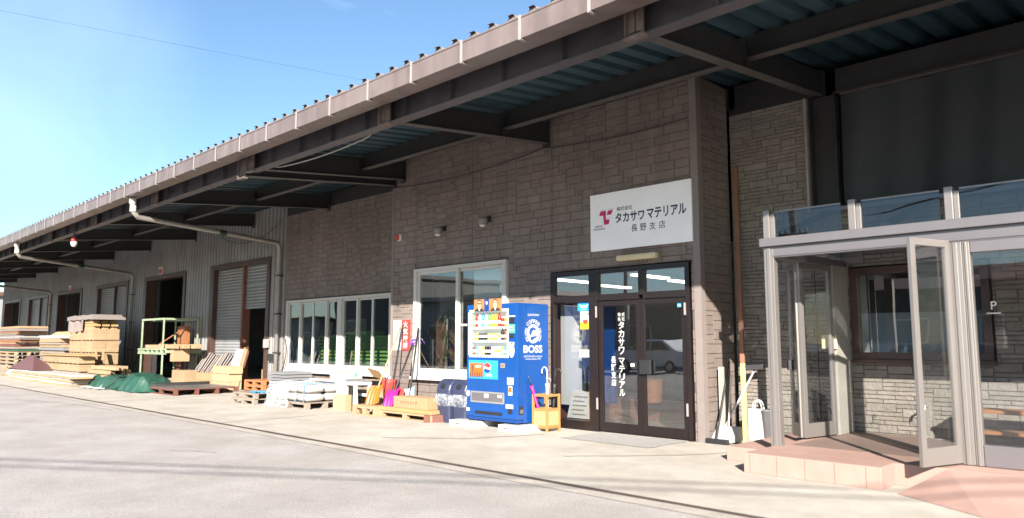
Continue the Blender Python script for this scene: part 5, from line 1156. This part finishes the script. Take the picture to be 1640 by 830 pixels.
def upole(x, y, h, lb):
    r = emp('utility_pole', (x, y, 0), lb, 'utility pole', 'utility poles across the yard')
    MB().tube([(x, y, 0), (x, y, h)], .17, 12, r2=.11).build('shaft', m_grwall, r)
    for z, L in ((h-.4, 1.1), (h-1.1, .9), (h-2.6, .6)):
        a = MB().box(x-L, x+L, y-.05, y+.05, z, z+.1).build('crossarm', m_beam, r)
        m = MB()
        for s in (-.9, -.5, .5, .9): m.lathe([(.05, 0), (.06, .08), (.03, .16)], (x+s*L, y, z+.1), 8)
        m.build('insulators', m_paper, a)
    MB().lathe([(.18, 0), (.2, .05), (.2, .6), (.16, .66)], (x+.34, y, h-3.2), 12).build('transformer', m_grwall, r)
upole(-13.5, -14.2, 8.6, 'utility pole with crossarms behind the viewer, reflected in the porch parapet')
upole(-24.4, -15.0, 9.6, 'utility pole reflected in the side transom of the entrance')
def wire(p, q, sag, lb, rr=.012):
    p, q = Vector(p), Vector(q)
    MB().tube([p.lerp(q, t/30)-Vector((0, 0, sag*4*(t/30)*(1-t/30))) for t in range(31)], rr, 6).build('overhead_wire', m_black, label=lb, cat='wire', group='overhead wires')
wire((-24.4, -15, 9.0), (-13.0, 30, 9.0), .0, 'thin wire crossing the sky at the upper left corner', .003)
def wsh(gx, gy, h): k = h/math.tan(SUN_EL); return (gx+.67*k, gy-.743*k, h)
gA, gB = Vector((-10.9, 2.17)), Vector((-3.46, 7.1)); dv = (gB-gA).normalized()
for off, h, lb in ((0, 6.2, 'service wire behind the viewer casting the sharper shadow line on the yard'), (-.42, 6.35, 'service wire behind the viewer casting the fainter shadow line on the yard')):
    nn = Vector((-dv.y, dv.x))*off; a = gA-dv*9+nn; b = gB+dv*9+nn
    wire(wsh(a.x, a.y, h), wsh(b.x, b.y, h), .0, lb, .017)
# car parked across the yard
r = emp('parked_car', (-19.5, -10.5, 0), 'white hatchback parked across the yard, reflected in the entrance door', 'car')
prof = [(-2.0, .35), (-2.05, .75), (-1.85, .98), (-1.0, 1.05), (-.45, 1.48), (.9, 1.52), (1.55, 1.12), (1.98, .95), (2.05, .5), (1.95, .32)]
m = MB(); m.prism([(-19.5+x, -9.65, z) for x, z in prof], (0, -1.7, 0)); m.build('body', m_carw, r, bevel=.08)
for s, y in ((1, -9.645), (-1, -11.355)):
    for P in ([(-.85, 1.06), (-.42, 1.40), (.15, 1.43), (.15, 1.06)], [(.22, 1.06), (.22, 1.43), (.85, 1.43), (1.3, 1.08)]):
        MB().prism([(-19.5+x, y, z) for x, z in P], (0, .01*s, 0)).build('window', m_win, r)
for x in (-1.3, 1.25):
    for y in (-9.72, -11.28):
        t = MB().tube([(-19.5+x, y-.1, .32), (-19.5+x, y+.1, .32)], .32, 24).build('wheel', m_tyre, r); MB().tube([(-19.5+x, y-.11, .32), (-19.5+x, y+.11, .32)], .19, 16).build('rim', m_tin, t)
for y in (-9.95, -11.05): MB().box(-21.56, -21.50, y-.18, y+.18, .68, .84).build('headlight', m_paper, r)
# bit of neighbouring house past the far end
house(-92, -72, 12, 24, 5.2, m_grwall, 'pale neighbouring building past the far end of the warehouse', m_brroof, .4, 3)
